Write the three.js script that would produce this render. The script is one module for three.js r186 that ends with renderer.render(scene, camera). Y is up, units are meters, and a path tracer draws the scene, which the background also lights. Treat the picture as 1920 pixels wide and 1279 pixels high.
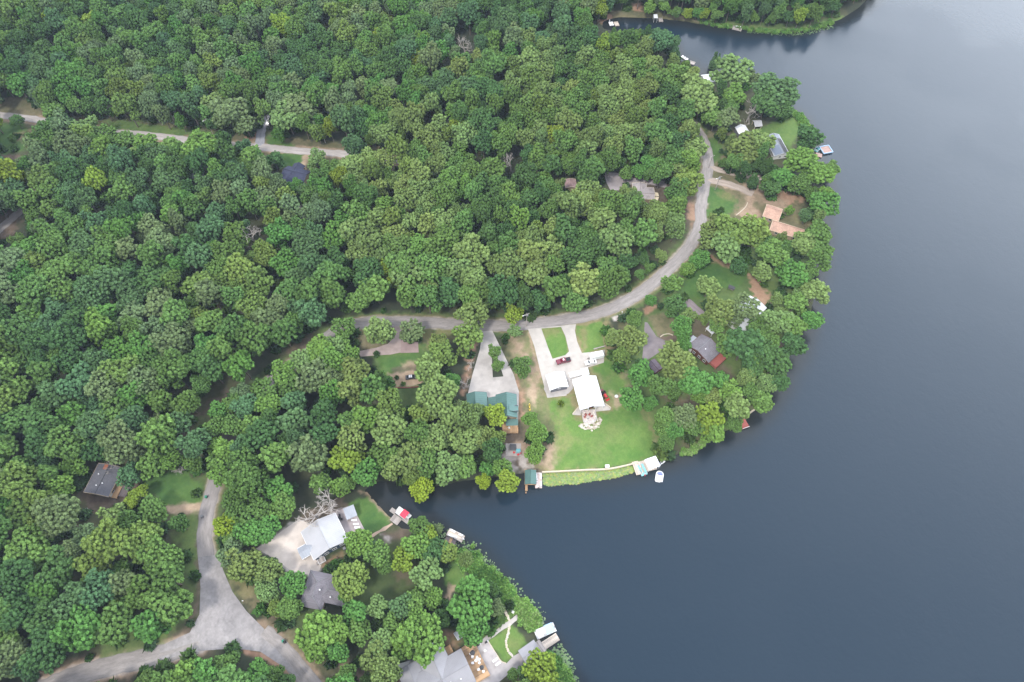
import * as THREE from 'three';
import { mergeGeometries } from 'three/addons/utils/BufferGeometryUtils.js';
import { RoundedBoxGeometry } from 'three/addons/geometries/RoundedBoxGeometry.js';

// ---------------------------------------------------------------- camera, sky, sun, exposure
const scene = new THREE.Scene();
const CAM_H = 240, PITCH = 59.3, FOCAL = 1281, PW = 1920, PH = 1279;
const camera = new THREE.PerspectiveCamera(2 * Math.atan(PH / 2 / FOCAL) * 180 / Math.PI, PW / PH, 1, 6000);
camera.position.set(0, CAM_H, 0);
camera.rotation.set(-PITCH * Math.PI / 180, 0, 0);
scene.add(camera);
const renderer = new THREE.WebGLRenderer({ antialias: true });
renderer.toneMapping = THREE.LinearToneMapping;
renderer.toneMappingExposure = 1.98;
renderer.shadowMap.enabled = true;
const SUN = new THREE.Vector3(-0.30, 0.80, 0.44).normalize(), BRIGHT = new THREE.Vector3(0.72, 0.58, -0.70).normalize();
{ // a high thin overcast, its brightest cloud over the lake to the east
  const W = 512, H = 256, d = new Float32Array(W * H * 4);
  for (let j = 0; j < H; j++) for (let i = 0; i < W; i++) {
    const el = ((j + 0.5) / H - 0.5) * Math.PI, az = ((i + 0.5) / W - 0.5) * 2 * Math.PI;
    const x = Math.cos(el) * Math.cos(az), y = Math.sin(el), z = Math.cos(el) * Math.sin(az);
    const c = Math.max(-1, Math.min(1, x * BRIGHT.x + y * BRIGHT.y + z * BRIGHT.z)), a = Math.acos(c);
    const glow = 6.6 * Math.exp(-((a / 0.43) ** 2)) + 0.4 * Math.exp(-((a / 1.2) ** 2));
    const cloud = 1 + 0.1 * Math.sin(3.1 * x + 2.3 * z + 1) * Math.cos(2.7 * z - 1.9 * y) + 0.06 * Math.sin(7.7 * x - 5.1 * z + 4 * y);
    const hz = Math.pow(1 - Math.max(0, y), 3), o = (j * W + i) * 4;
    const b = (y < 0 ? 0.35 : cloud) * 0.62;
    d[o] = b * (0.88 + 0.16 * hz + glow * 0.90); d[o + 1] = b * (0.92 + 0.26 * hz + glow * 0.96); d[o + 2] = b * (1.04 + 0.46 * hz + glow * 1.04); d[o + 3] = 1;
  }
  const t = new THREE.DataTexture(d, W, H, THREE.RGBAFormat, THREE.FloatType);
  t.mapping = THREE.EquirectangularReflectionMapping; t.magFilter = t.minFilter = THREE.LinearFilter; t.needsUpdate = true;
  scene.background = t; scene.environment = t;
}
const sun = new THREE.DirectionalLight(new THREE.Color(1, 0.96, 0.88), 1.5);
sun.name = 'sun'; sun.position.copy(SUN).multiplyScalar(600); sun.castShadow = true; sun.shadow.radius = 20;
Object.assign(sun.shadow.camera, { left: -400, right: 400, top: 400, bottom: -400, near: 10, far: 1500 });
sun.target.position.set(0, 0, -150); sun.position.add(sun.target.position); scene.add(sun, sun.target);
scene.fog = new THREE.FogExp2(new THREE.Color(0.66, 0.78, 0.95), 0.00010);

// ---------------------------------------------------------------- helpers
function rng(seed) { let s = seed >>> 0; return () => { s = (s + 0x6D2B79F5) | 0; let t = Math.imul(s ^ (s >>> 15), 1 | s); t = (t + Math.imul(t ^ (t >>> 7), 61 | t)) ^ t; return ((t ^ (t >>> 14)) >>> 0) / 4294967296; }; }
const lerp = (a, b, t) => a + (b - a) * t, clamp = (x, a, b) => Math.max(a, Math.min(b, x)), sstep = (a, b, x) => { const t = clamp((x - a) / (b - a), 0, 1); return t * t * (3 - 2 * t); };
const SP = Math.sin(PITCH * Math.PI / 180), CP = Math.cos(PITCH * Math.PI / 180);
// where on the level y = h the photograph's pixel lies
function G(px, py, h = 0) {
  const u = (px - PW / 2) / FOCAL, v = -(py - PH / 2) / FOCAL;
  const dy = -SP + v * CP, dz = -CP - v * SP, t = (h - CAM_H) / dy;
  return new THREE.Vector3(u * t, h, dz * t);
}
function toPx(p) { const ry = p.y - CAM_H, f = -SP * ry - CP * p.z, up = CP * ry - SP * p.z; return [PW / 2 + FOCAL * p.x / f, PH / 2 - FOCAL * up / f, FOCAL / f]; }
const pts = (s) => s.trim().split(/\s+/).map((q) => q.split(',').map(Number));
const wpts = (s, h = 0) => pts(s).map(([x, y]) => G(x, y, h));
const NV = new Float32Array(256 * 256); { const r = rng(7); for (let i = 0; i < NV.length; i++) NV[i] = r(); }
function vnoise(x, y) { const xi = Math.floor(x), yi = Math.floor(y); let fx = x - xi, fy = y - yi; fx = fx * fx * (3 - 2 * fx); fy = fy * fy * (3 - 2 * fy);
  const a = xi & 255, b = (xi + 1) & 255, c = (yi & 255) << 8, d = ((yi + 1) & 255) << 8; return lerp(lerp(NV[a + c], NV[b + c], fx), lerp(NV[a + d], NV[b + d], fx), fy); }
function fbm(x, y, o = 4) { let s = 0, a = 0.5, t = 0; for (let i = 0; i < o; i++) { s += a * vnoise(x, y); t += a; a *= 0.5; x = x * 2.03 + 17.1; y = y * 2.03 + 9.7; } return s / t; }
const used = new Map();
function numbered(n) { const k = used.get(n) ?? 0; used.set(n, k + 1); return k ? n + '_' + String(k).padStart(3, '0') : n; }
function tag(o, label, category, group, kind) { if (label) o.userData.label = label; if (category) o.userData.category = category; if (group) o.userData.group = group; if (kind) o.userData.kind = kind; return o; }
function shade(m) { m.castShadow = m.receiveShadow = true; return m; }
function thing(name, label, category, pos = [0, 0, 0], turn = 0, group) {
  const o = new THREE.Group(); o.name = numbered(name); o.position.set(...(pos.isVector3 ? pos.toArray() : pos)); o.rotation.y = turn; scene.add(o); return tag(o, label, category, group);
}
function part(parent, name, geo, mat, label) { const g = Array.isArray(geo) ? (geo.length > 1 ? merge(geo) : geo[0]) : geo; const m = shade(new THREE.Mesh(g, mat)); m.name = name; if (label) m.userData.label = label; parent.add(m); return m; }
function merge(list) { return mergeGeometries(list.map((g) => { const q = g.index ? g.toNonIndexed() : g; for (const k of Object.keys(q.attributes)) if (!['position', 'normal', 'uv'].includes(k)) q.deleteAttribute(k); if (!q.attributes.uv) q.setAttribute('uv', new THREE.BufferAttribute(new Float32Array(q.attributes.position.count * 2), 2)); return q; })); }
function dup(root, pos, turn, label, group) { const r = root.clone(); r.name = numbered(root.name.replace(/_\d\d\d$/, '')); r.userData = { ...root.userData }; scene.add(r); if (pos) r.position.copy(pos); if (turn !== undefined) r.rotation.y = turn; if (label) r.userData.label = label; if (group) r.userData.group = group; return r; }
const bx = (w, h, d, x = 0, y = 0, z = 0, ry = 0) => { const g = new THREE.BoxGeometry(w, h, d); if (ry) g.rotateY(ry); return g.translate(x, y, z); };
const rbx = (w, h, d, x = 0, y = 0, z = 0, r = 0.08) => new RoundedBoxGeometry(w, h, d, 2, Math.min(r, w / 2.1, h / 2.1, d / 2.1)).translate(x, y, z);
const cyl = (r0, r1, h, x = 0, y = 0, z = 0, n = 10) => new THREE.CylinderGeometry(r1, r0, h, n).translate(x, y + h / 2, z);
function rod(a, b, r0, r1 = r0, n = 6) { const d = new THREE.Vector3().subVectors(b, a), g = new THREE.CylinderGeometry(r1, r0, d.length(), n, 1); g.applyQuaternion(new THREE.Quaternion().setFromUnitVectors(new THREE.Vector3(0, 1, 0), d.clone().normalize())); return g.translate((a.x + b.x) / 2, (a.y + b.y) / 2, (a.z + b.z) / 2); }
const V = (x, y, z) => new THREE.Vector3(x, y, z);
// a slab whose upper face has the four given corners
function slab(c, t) {
  const n = V(0, 0, 0).crossVectors(c[1].clone().sub(c[0]), c[3].clone().sub(c[0])).normalize(); if (n.y < 0) { n.negate(); c = [c[0], c[3], c[2], c[1]]; }
  const lo = c.map((p) => p.clone().addScaledVector(n, -t)), pos = [], uv = [];
  const quad = (a, b, d, e) => { for (const p of [a, b, d, a, d, e]) { pos.push(p.x, p.y, p.z); } const w = a.distanceTo(b), h = a.distanceTo(e); uv.push(0, 0, w, 0, w, h, 0, 0, w, h, 0, h); };
  quad(...c); quad(lo[3], lo[2], lo[1], lo[0]); for (let i = 0; i < 4; i++) { const j = (i + 1) % 4; quad(c[j], c[i], lo[i], lo[j]); }
  const g = new THREE.BufferGeometry(); g.setAttribute('position', new THREE.Float32BufferAttribute(pos, 3)); g.setAttribute('uv', new THREE.Float32BufferAttribute(uv, 2)); g.computeVertexNormals(); return g;
}
const heading = (a, b) => Math.atan2(-(b.z - a.z), b.x - a.x);

// ---------------------------------------------------------------- materials
const s2b = (x) => { x = clamp(x, 0, 1); return Math.round(255 * (x <= 0.0031308 ? x * 12.92 : 1.055 * Math.pow(x, 1 / 2.4) - 0.055)); };
function tex(w, h, f, rx, ry, data) {
  const d = new Uint8Array(w * h * 4);
  for (let j = 0; j < h; j++) for (let i = 0; i < w; i++) { const c = f(i / w, j / h, i, j), o = (j * w + i) * 4; if (data) { d[o] = d[o + 1] = d[o + 2] = clamp(c * 255, 0, 255); } else { d[o] = s2b(c[0]); d[o + 1] = s2b(c[1]); d[o + 2] = s2b(c[2]); } d[o + 3] = 255; }
  const t = new THREE.DataTexture(d, w, h); t.wrapS = t.wrapT = THREE.RepeatWrapping; t.magFilter = t.minFilter = THREE.LinearFilter; if (!data) t.colorSpace = THREE.SRGBColorSpace; t.repeat.set(1 / rx, 1 / ry); t.needsUpdate = true; return t;
}
// noise that wraps round on a unit square
function wrapN(u, v, k, o = 4) { const a = fbm(u * k, v * k, o), b = fbm((u - 1) * k, v * k, o), c = fbm(u * k, (v - 1) * k, o), d = fbm((u - 1) * k, (v - 1) * k, o); return lerp(lerp(a, b, sstep(0.75, 1, u)), lerp(c, d, sstep(0.75, 1, u)), sstep(0.75, 1, v)); }
function speckled(c, amp, k, size, seed = 0, fine = 0.25) { const r = rng(seed + 11); return tex(256, 256, (u, v) => { const n = 1 + amp * (wrapN(u + 0, v, k) - 0.5) * 2 + fine * (r() - 0.5); return [c[0] * n, c[1] * n, c[2] * n]; }, size, size); }
const std = (c, rough = 0.8, extra = {}) => { const m = new THREE.MeshStandardMaterial({ roughness: rough, side: THREE.DoubleSide, ...extra }); if (c) m.color.setRGB(...c); return m; };
const mapped = (t, rough = 0.9, extra = {}) => std(null, rough, { map: t, ...extra });
const M = {
  concrete: mapped(speckled([0.43, 0.395, 0.36], 0.16, 9, 14, 1, 0.10)), slabGrey: mapped(speckled([0.40, 0.37, 0.35], 0.22, 7, 12, 2, 0.12)), slabPink: mapped(speckled([0.34, 0.27, 0.25], 0.2, 7, 10, 3, 0.15)),
  white: std([0.78, 0.78, 0.79], 0.45), whiteMatte: std([0.74, 0.74, 0.73], 0.8), cream: std([0.62, 0.53, 0.38], 0.8), greyWall: std([0.15, 0.15, 0.18], 0.8), blueWall: std([0.05, 0.085, 0.13], 0.75), brownWall: std([0.12, 0.045, 0.03], 0.85), tanWall: std([0.42, 0.33, 0.23], 0.85), greenWall: std([0.07, 0.14, 0.13], 0.8), barn: std([0.14, 0.05, 0.04], 0.9),
  pane: new THREE.MeshPhysicalMaterial({ color: new THREE.Color().setRGB(0.02, 0.025, 0.03), roughness: 0.08 }), black: std([0.012, 0.012, 0.014], 0.6), darkGrey: std([0.05, 0.05, 0.055], 0.7), midGrey: std([0.2, 0.2, 0.21], 0.7), rubber: std([0.015, 0.015, 0.016], 0.9), chrome: std([0.6, 0.6, 0.62], 0.3, { metalness: 1 }), alu: std([0.55, 0.56, 0.58], 0.45, { metalness: 0.6 }),
  red: std([0.5, 0.03, 0.03], 0.45), redCanvas: std([0.62, 0.05, 0.09], 0.85), paleBlueCanvas: std([0.36, 0.52, 0.70], 0.85), blueCanvas: std([0.2, 0.24, 0.6], 0.7), teal: std([0.12, 0.36, 0.40], 0.7), turquoise: std([0.25, 0.55, 0.58], 0.7), maroon: new THREE.MeshPhysicalMaterial({ color: new THREE.Color().setRGB(0.16, 0.012, 0.03), roughness: 0.4, clearcoat: 0.8 }), carWhite: new THREE.MeshPhysicalMaterial({ color: new THREE.Color().setRGB(0.8, 0.8, 0.8), roughness: 0.35, clearcoat: 0.7 }), yellow: std([0.6, 0.45, 0.04], 0.6), green: std([0.02, 0.2, 0.12], 0.6), rust: std([0.3, 0.1, 0.05], 0.8), rock: mapped(speckled([0.36, 0.31, 0.25], 0.3, 6, 1.5, 31, 0.2)), rockPale: mapped(speckled([0.5, 0.46, 0.4], 0.25, 6, 1.5, 32, 0.2)), wallStone: mapped(speckled([0.5, 0.44, 0.34], 0.2, 9, 3, 33, 0.2)),
};
function metalTex(c, seed) { const r = rng(seed); return tex(128, 128, (u, v) => { const n = 1 + 0.10 * (wrapN(u, v, 5) - 0.5) * 2 + 0.03 * (r() - 0.5); return c.map((x) => x * n); }, 9, 9); }
function metal(c, seed, rough = 0.42) { return mapped(metalTex(c, seed), rough, { metalness: 0.12 }); }
function shingle(c, seed) { const r = rng(seed), rows = 32, ofs = [...Array(rows)].map(() => r()), tone = [...Array(rows * 24)].map(() => 0.8 + 0.4 * r()); return mapped(tex(256, 256, (u, v) => { const row = Math.floor(v * rows), k = Math.floor(((u + ofs[row]) % 1) * 24), n = tone[row * 24 + k] * (0.86 + 0.14 * sstep(0, 0.25, (v * rows) % 1)) * (0.8 + 0.4 * wrapN(u, v, 4)); return c.map((x) => x * n); }, 6, 6), 0.93); }
function planks(c, seed, n = 20) { const r = rng(seed), tone = [...Array(n)].map(() => 0.75 + 0.5 * r()); return mapped(tex(256, 256, (u, v) => { const k = Math.floor(v * n), e = sstep(0, 0.1, (v * n) % 1), g = tone[k] * (0.82 + 0.36 * wrapN(u, v, 14)) * (0.45 + 0.55 * e); return c.map((x) => x * g); }, 3, 3), 0.85); }
const R = { white: metal([0.74, 0.75, 0.77], 41), green: metal([0.072, 0.150, 0.135], 42, 0.55), grey: mapped(metalTex([0.40, 0.40, 0.42], 43), 0.62), greyLow: metal([0.31, 0.305, 0.33], 44, 0.6), dark: shingle([0.10, 0.10, 0.12], 45), dark2: shingle([0.10, 0.10, 0.115], 46), hip: shingle([0.165, 0.152, 0.17], 47), navy: shingle([0.035, 0.04, 0.075], 48), terra: shingle([0.42, 0.265, 0.20], 49), tan: shingle([0.33, 0.29, 0.29], 50), paleGrey: metal([0.33, 0.35, 0.39], 51, 0.6), purple: metal([0.10, 0.075, 0.10], 52, 0.6), greyWhite: metal([0.55, 0.57, 0.60], 53, 0.6), pink: shingle([0.34, 0.23, 0.23], 54) };
const W = { grey: planks([0.36, 0.32, 0.30], 61), tan: planks([0.50, 0.32, 0.18], 62), red: planks([0.42, 0.12, 0.10], 63), dark: planks([0.16, 0.13, 0.13], 64), pale: planks([0.55, 0.47, 0.40], 65), rust: planks([0.16, 0.05, 0.04], 66), pinkish: planks([0.40, 0.27, 0.24], 67) };

// ---------------------------------------------------------------- shoreline, ground, water
const SHORE = wpts('1652,-60 1632,-8 1612,13 1580,34 1537,50 1497,59 1410,56 1343,50 1289,40 1228,33 1160,31 1132,38 1130,50 1160,60 1230,66 1258,85 1270,108 1296,119 1316,141 1335,136 1350,130 1400,148 1436,166 1458,192 1473,208 1490,212 1507,226 1514,242 1529,264 1532,300 1538,322 1545,345 1543,400 1545,440 1540,480 1528,515 1528,560 1518,600 1500,635 1488,660 1465,690 1458,720 1440,745 1430,762 1412,772 1395,795 1370,806 1330,818 1281,848 1245,862 1200,874 1140,883 1018,887 985,887 950,893 920,896 870,902 820,912 790,916 760,906 720,903 697,906 686,918 703,938 735,973 755,990 800,992 830,1012 860,1032 885,1052 908,1078 943,1108 958,1128 985,1162 1010,1192 1035,1227 1045,1252 1060,1290 1090,1400').concat([V(300, 0, 400), V(3000, 0, 400), V(3000, 0, -1200), V(480, 0, -1200)]);
function inside(poly, x, z) { let c = false; for (let i = 0, j = poly.length - 1; i < poly.length; j = i++) { const a = poly[i], b = poly[j]; if ((a.z > z) !== (b.z > z) && x < (b.x - a.x) * (z - a.z) / (b.z - a.z) + a.x) c = !c; } return c; }
function edgeDist(poly, x, z, closed = true) { let m = 1e18; for (let i = closed ? 0 : 1, j = closed ? poly.length - 1 : 0; i < poly.length; j = i++) { const a = poly[j], b = poly[i], dx = b.x - a.x, dz = b.z - a.z, t = clamp(((x - a.x) * dx + (z - a.z) * dz) / (dx * dx + dz * dz + 1e-9), 0, 1), ex = a.x + t * dx - x, ez = a.z + t * dz - z, q = ex * ex + ez * ez; if (q < m) m = q; } return Math.sqrt(m); }
const landDist = (x, z) => { const d = edgeDist(SHORE, x, z); return inside(SHORE, x, z) ? -d : d; };
const LEVEL = -0.5;
const bank = (sd) => sd > 1.4 ? 0 : Math.max(-3, (sd - 1.4) * 0.42);
const X0 = -340, X1 = 340, Z0 = -440, Z1 = 50;
function sheetGrid(step) {
  const xs = [-3000, -1200, -600, -430], zs = [-3000, -1300, -760, -540];
  for (let x = X0; x <= X1; x += step) xs.push(x); xs.push(430, 600, 1200, 3000);
  for (let z = Z0; z <= Z1; z += step) zs.push(z); zs.push(110, 260, 700, 3000);
  const pos = [], idx = [], nx = xs.length;
  for (const z of zs) for (const x of xs) pos.push(x, 0, z);
  for (let j = 0; j + 1 < zs.length; j++) for (let i = 0; i + 1 < nx; i++) { const a = j * nx + i; idx.push(a, a + nx, a + 1, a + 1, a + nx, a + nx + 1); }
  return { pos, idx };
}
// ground colours: forest floor, grass, earth and gravel as they lie
const TW = 2048, TH = Math.round(2048 * (Z1 - Z0) / (X1 - X0)), GC = new Float32Array(TW * TH * 3);
const tx = (x) => (x - X0) / (X1 - X0) * TW, tz = (z) => (z - Z0) / (Z1 - Z0) * TH;
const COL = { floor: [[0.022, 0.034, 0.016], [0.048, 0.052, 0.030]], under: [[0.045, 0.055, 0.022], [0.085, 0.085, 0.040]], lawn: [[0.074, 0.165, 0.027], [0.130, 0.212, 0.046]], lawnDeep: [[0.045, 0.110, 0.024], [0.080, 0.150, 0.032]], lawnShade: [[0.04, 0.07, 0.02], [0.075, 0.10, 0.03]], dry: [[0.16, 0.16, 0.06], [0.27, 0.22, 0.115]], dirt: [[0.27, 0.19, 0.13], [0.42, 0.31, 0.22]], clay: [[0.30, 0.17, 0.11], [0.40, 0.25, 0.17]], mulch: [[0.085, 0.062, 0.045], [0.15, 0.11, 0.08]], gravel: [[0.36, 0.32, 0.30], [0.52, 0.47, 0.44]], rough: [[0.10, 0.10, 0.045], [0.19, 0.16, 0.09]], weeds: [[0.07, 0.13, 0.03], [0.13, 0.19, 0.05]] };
for (let j = 0; j < TH; j++) for (let i = 0; i < TW; i++) { const x = X0 + i / TW * (X1 - X0), z = Z0 + j / TH * (Z1 - Z0), n = fbm(x * 0.35, z * 0.35, 3), m = sstep(0.45, 0.62, fbm(x * 0.06 + 40, z * 0.06, 2)), o = (j * TW + i) * 3; for (let c = 0; c < 3; c++) GC[o + c] = lerp(lerp(COL.floor[0][c], COL.floor[1][c], n), lerp(COL.under[0][c], COL.under[1][c], n), m * 0.8); }
function paint(kind, poly, feather = 1.2, ragged = 1.6, opacity = 1, line = 0) {
  const P = typeof poly === 'string' ? wpts(poly) : poly, [a, b] = COL[kind]; let lx = 1e9, hx = -1e9, lz = 1e9, hz = -1e9; const g = feather + ragged + line;
  for (const p of P) { lx = Math.min(lx, p.x); hx = Math.max(hx, p.x); lz = Math.min(lz, p.z); hz = Math.max(hz, p.z); }
  const sd = kind.length * 13.7;
  for (let j = Math.max(0, Math.floor(tz(lz - g))); j <= Math.min(TH - 1, tz(hz + g)); j++) for (let i = Math.max(0, Math.floor(tx(lx - g))); i <= Math.min(TW - 1, tx(hx + g)); i++) {
    const x = X0 + (i + 0.5) / TW * (X1 - X0), z = Z0 + (j + 0.5) / TH * (Z1 - Z0), e = edgeDist(P, x, z, !line), d = line ? line - e : inside(P, x, z) ? e : -e;
    if (d < -g) continue;
    const n1 = fbm(x * 0.5 + sd, z * 0.5, 3), al = opacity * sstep(-feather, feather, d + (n1 - 0.5) * 2 * ragged); if (al <= 0) continue;
    const n = clamp(0.5 + 1.3 * (fbm(x * 0.13 + sd, z * 0.13, 3) - 0.5) + 0.9 * (fbm(x * 0.8, z * 0.8 + sd, 2) - 0.5), 0, 1), o = (j * TW + i) * 3;
    for (let c = 0; c < 3; c++) GC[o + c] = lerp(GC[o + c], lerp(a[c], b[c], n), al);
  }
}
const ROAD = '600,1310 562,1262 520,1212 478,1172';
const ROADS = {
  lower: wpts('40,1312 130,1271 215,1247 300,1228 372,1206'), branch: wpts('612,1318 566,1262 528,1218 492,1186'),
  loop: wpts('418,1140 394,1080 384,1015 388,962 400,915 414,868 428,826 446,782 476,744 520,704 575,664 618,628 650,611 700,604 740,603 800,605 860,609 910,611 960,610 1010,606 1060,600 1110,590 1150,577 1190,556 1228,528 1264,495 1298,455 1313,418 1314,392 1320,352 1328,310 1322,270 1300,235 1262,205'),
  upper: wpts('-60,208 0,216 65,224 115,236 200,247 280,254 345,262 426,271 513,278 561,283 638,288 680,293 760,302'), farLeft: wpts('-30,455 10,420 35,398 60,370 70,330'),
  gravelNorth: wpts('487,276 488,255 492,236 499,221 506,206'), trackNorth: wpts('1327,311 1352,320 1388,327 1430,334'), trackSouth: wpts('1327,337 1356,343 1388,353 1412,364'),
};
paint('weeds', ROADS.loop, 1.6, 2.2, 0.75, 5.0); paint('rough', ROADS.loop, 0.8, 1.6, 0.6, 3.8); paint('mulch', ROADS.lower, 1.5, 2, 0.8, 5.5); paint('dirt', ROADS.loop, 0.9, 1.0, 0.45, 3.3); paint('dirt', ROADS.lower, 0.8, 1, 0.8, 4.2); paint('gravel', ROADS.loop, 0.5, 0.8, 0.55, 2.9); paint('gravel', ROADS.lower, 0.5, 0.8, 0.5, 3.4); paint('dirt', ROADS.branch, 0.8, 1, 0.8, 4.0); paint('rough', ROADS.upper, 1.5, 3, 0.9, 8); paint('dirt', ROADS.upper, 0.8, 1, 0.8, 3.4);
// house with the white roof: grounds down to the lake
const LAWNS = {
  main: '1022,748 1044,748 1070,742 1075,760 1074,778 1095,798 1106,802 1122,792 1122,775 1148,770 1146,752 1136,740 1126,700 1112,690 1122,686 1138,668 1142,672 1160,695 1172,725 1190,752 1215,790 1228,825 1238,850 1226,862 1196,868 1140,880 1019,884 1032,850 1040,810 1030,778',
  island: '1016,616 1052,613 1060,630 1067,659 1060,668 1036,674 1027,650', roadside: '1083,612 1129,604 1132,640 1134,654 1114,659 1094,663 1088,640 1083,622',
  east: '1290,512 1326,495 1362,500 1388,510 1398,522 1386,540 1352,540 1330,560 1296,560 1276,550', northEast: '1408,250 1452,226 1482,216 1500,230 1504,246 1494,262 1482,282 1470,272 1452,250 1430,252', byTrack: '1326,348 1356,356 1384,374 1380,392 1362,404 1326,408', northWest: '1326,262 1350,256 1360,290 1340,306 1328,300', point: '1500,305 1520,290 1528,300 1526,322 1506,326',
  cabin: '262,906 302,884 352,880 384,918 380,950 330,952 312,948', cove: '640,950 690,930 733,972 725,990 702,1000 676,990 658,960', jetty: '892,1196 948,1160 964,1128 972,1140 962,1160 914,1197', lakeside: '916,1201 958,1170 972,1180 988,1205 990,1214 964,1229 948,1243 938,1234', shoreStrip: '826,1066 852,1056 898,1098 896,1110 860,1108 836,1096', upperLeft: '-40,232 44,232 48,262 46,284 -40,300', upperHouse: '520,288 574,290 566,320 540,312 522,316', upperDrive: '503,252 552,272 550,277 500,272', middle: '704,667 786,664 792,690 752,702 720,694',
};
paint('dry', '985,614 1140,600 1150,640 1145,670 1240,800 1244,862 1018,888 1000,880 1005,760 985,700', 1.5, 2, 0.9); paint('lawn', LAWNS.main, 1.4, 2.2); paint('lawnDeep', '1112,692 1136,690 1168,730 1160,752 1144,748 1128,715', 2, 2, 0.6); paint('lawn', LAWNS.island, 0.6, 0.8); paint('dry', '1016,616 1052,613 1056,626 1020,632', 1.5, 2.5, 0.55); paint('lawn', LAWNS.roadside, 0.6, 1); paint('dry', '1086,616 1098,612 1104,640 1096,655 1088,636', 1.2, 2, 0.8);
paint('dry', '1062,745 1078,760 1072,775 1060,790 1050,860 1030,882 1022,878 1044,800 1048,760', 2, 3, 0.3); paint('dry', '1046,770 1060,790 1075,820 1060,850', 2, 3, 0.35); paint('dry', '1110,800 1150,790 1172,805 1140,835', 4, 4, 0.25);
{ const r = rng(3), A = wpts(LAWNS.main); for (let k = 0; k < 90; k++) { const x = lerp(8, 62, r()), z = lerp(-150, -60, r()); if (!inside(A, x, z)) continue; const s = 1 + 3.5 * r(), P = []; for (let a = 0; a < 7; a++) P.push(V(x + Math.cos(a * 0.9) * s * (0.6 + 0.7 * r()), 0, z + Math.sin(a * 0.9) * s * (0.5 + 0.6 * r()))); paint(r() < 0.5 ? 'lawnDeep' : 'dry', P, 1.6, 1.6, 0.12 + 0.2 * r()); } }
paint('rough', '944,622 990,616 1002,650 1012,690 1024,748 1040,800 1034,850 1018,884 985,886 975,800 972,735 960,690', 2, 3); paint('weeds', '972,640 996,630 1008,690 1016,740 1036,800 1024,840 996,800 990,740', 3, 4, 0.6); paint('dirt', '958,632 984,640 988,672 970,665', 2, 2.5, 0.85); paint('dirt', '992,622 1000,650 1012,690 1020,712 1010,705 998,668', 0.8, 1.2, 0.9); paint('dirt', '992,690 1004,690 1012,730 1004,760 992,752', 1.5, 2, 0.9); paint('dirt', '1022,826 1036,826 1042,862 1032,884 1016,884', 2, 2.5, 0.9); paint('dirt', '1146,735 1166,742 1170,765 1150,762', 1.5, 2.5, 0.8); paint('dirt', '1146,662 1152,670 1178,705 1172,708', 0.8, 1.2, 0.8); paint('dirt', '1228,826 1240,848 1234,858 1224,832', 0.8, 1, 0.8);
paint('clay', '884,640 898,630 880,700 868,742 862,735 872,700', 1.5, 2, 0.9); paint('clay', '966,700 976,730 984,760 976,790 970,740', 1.5, 2, 0.8); paint('mulch', '938,800 982,800 990,870 985,886 940,884', 2, 2.5); paint('gravel', '944,846 958,850 966,884 946,882', 2, 3, 0.7); paint('gravel', '972,855 988,850 994,882 976,884', 2, 3, 0.7); paint('dirt', '964,830 992,828 994,846 970,850', 1.2, 2, 0.8); paint('mulch', '990,880 1018,878 1018,890 990,890', 1, 1);
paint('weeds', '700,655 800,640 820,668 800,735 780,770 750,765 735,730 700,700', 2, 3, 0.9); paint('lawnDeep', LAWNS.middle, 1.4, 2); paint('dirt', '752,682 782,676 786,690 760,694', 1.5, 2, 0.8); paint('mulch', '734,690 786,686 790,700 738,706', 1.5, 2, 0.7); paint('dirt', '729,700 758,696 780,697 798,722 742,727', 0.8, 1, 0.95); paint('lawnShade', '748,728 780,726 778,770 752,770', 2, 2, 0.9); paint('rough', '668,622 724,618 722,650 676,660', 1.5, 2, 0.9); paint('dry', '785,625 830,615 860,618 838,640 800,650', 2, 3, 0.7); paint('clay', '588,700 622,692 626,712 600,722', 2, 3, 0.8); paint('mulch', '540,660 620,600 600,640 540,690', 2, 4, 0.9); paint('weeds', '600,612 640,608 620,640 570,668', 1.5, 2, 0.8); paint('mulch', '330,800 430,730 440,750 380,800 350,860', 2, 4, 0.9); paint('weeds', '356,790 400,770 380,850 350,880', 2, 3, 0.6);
// the point between road and lake on the right
paint('weeds', '1186,600 1240,560 1290,500 1420,460 1520,470 1500,640 1430,760 1330,815 1240,840 1170,700', 3, 4, 0.75); paint('lawnDeep', LAWNS.east, 1.2, 1.6); paint('clay', '1400,512 1420,520 1446,560 1436,582 1412,556', 1.2, 2.4, 0.9); paint('clay', '1312,470 1400,508 1398,516 1308,478', 1, 1.5, 0.7); paint('clay', '1206,580 1228,566 1232,576 1210,592', 1, 1.2, 0.9); paint('gravel', '1146,594 1176,586 1180,594 1150,604', 0.6, 0.8); paint('rough', '1212,592 1262,586 1268,625 1232,628', 1.2, 1.8, 0.95); paint('mulch', '1236,630 1270,628 1268,642 1244,640', 0.8, 1); paint('rough', '1160,605 1176,602 1178,626 1162,628', 1, 1.4, 0.9); paint('mulch', '1245,745 1310,748 1330,760 1280,770', 3, 3); paint('mulch', '1360,740 1400,735 1420,760 1380,770', 2, 3); paint('mulch', '1440,640 1470,640 1460,672 1440,668', 2, 3); paint('rough', '1280,820 1310,822 1318,832 1282,846', 1.2, 1.5); paint('mulch', '1290,590 1330,585 1350,620 1320,640 1292,632', 2, 2.5, 0.8); paint('mulch', '1345,680 1372,690 1380,720 1350,716', 2, 2.5, 0.8);
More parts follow.
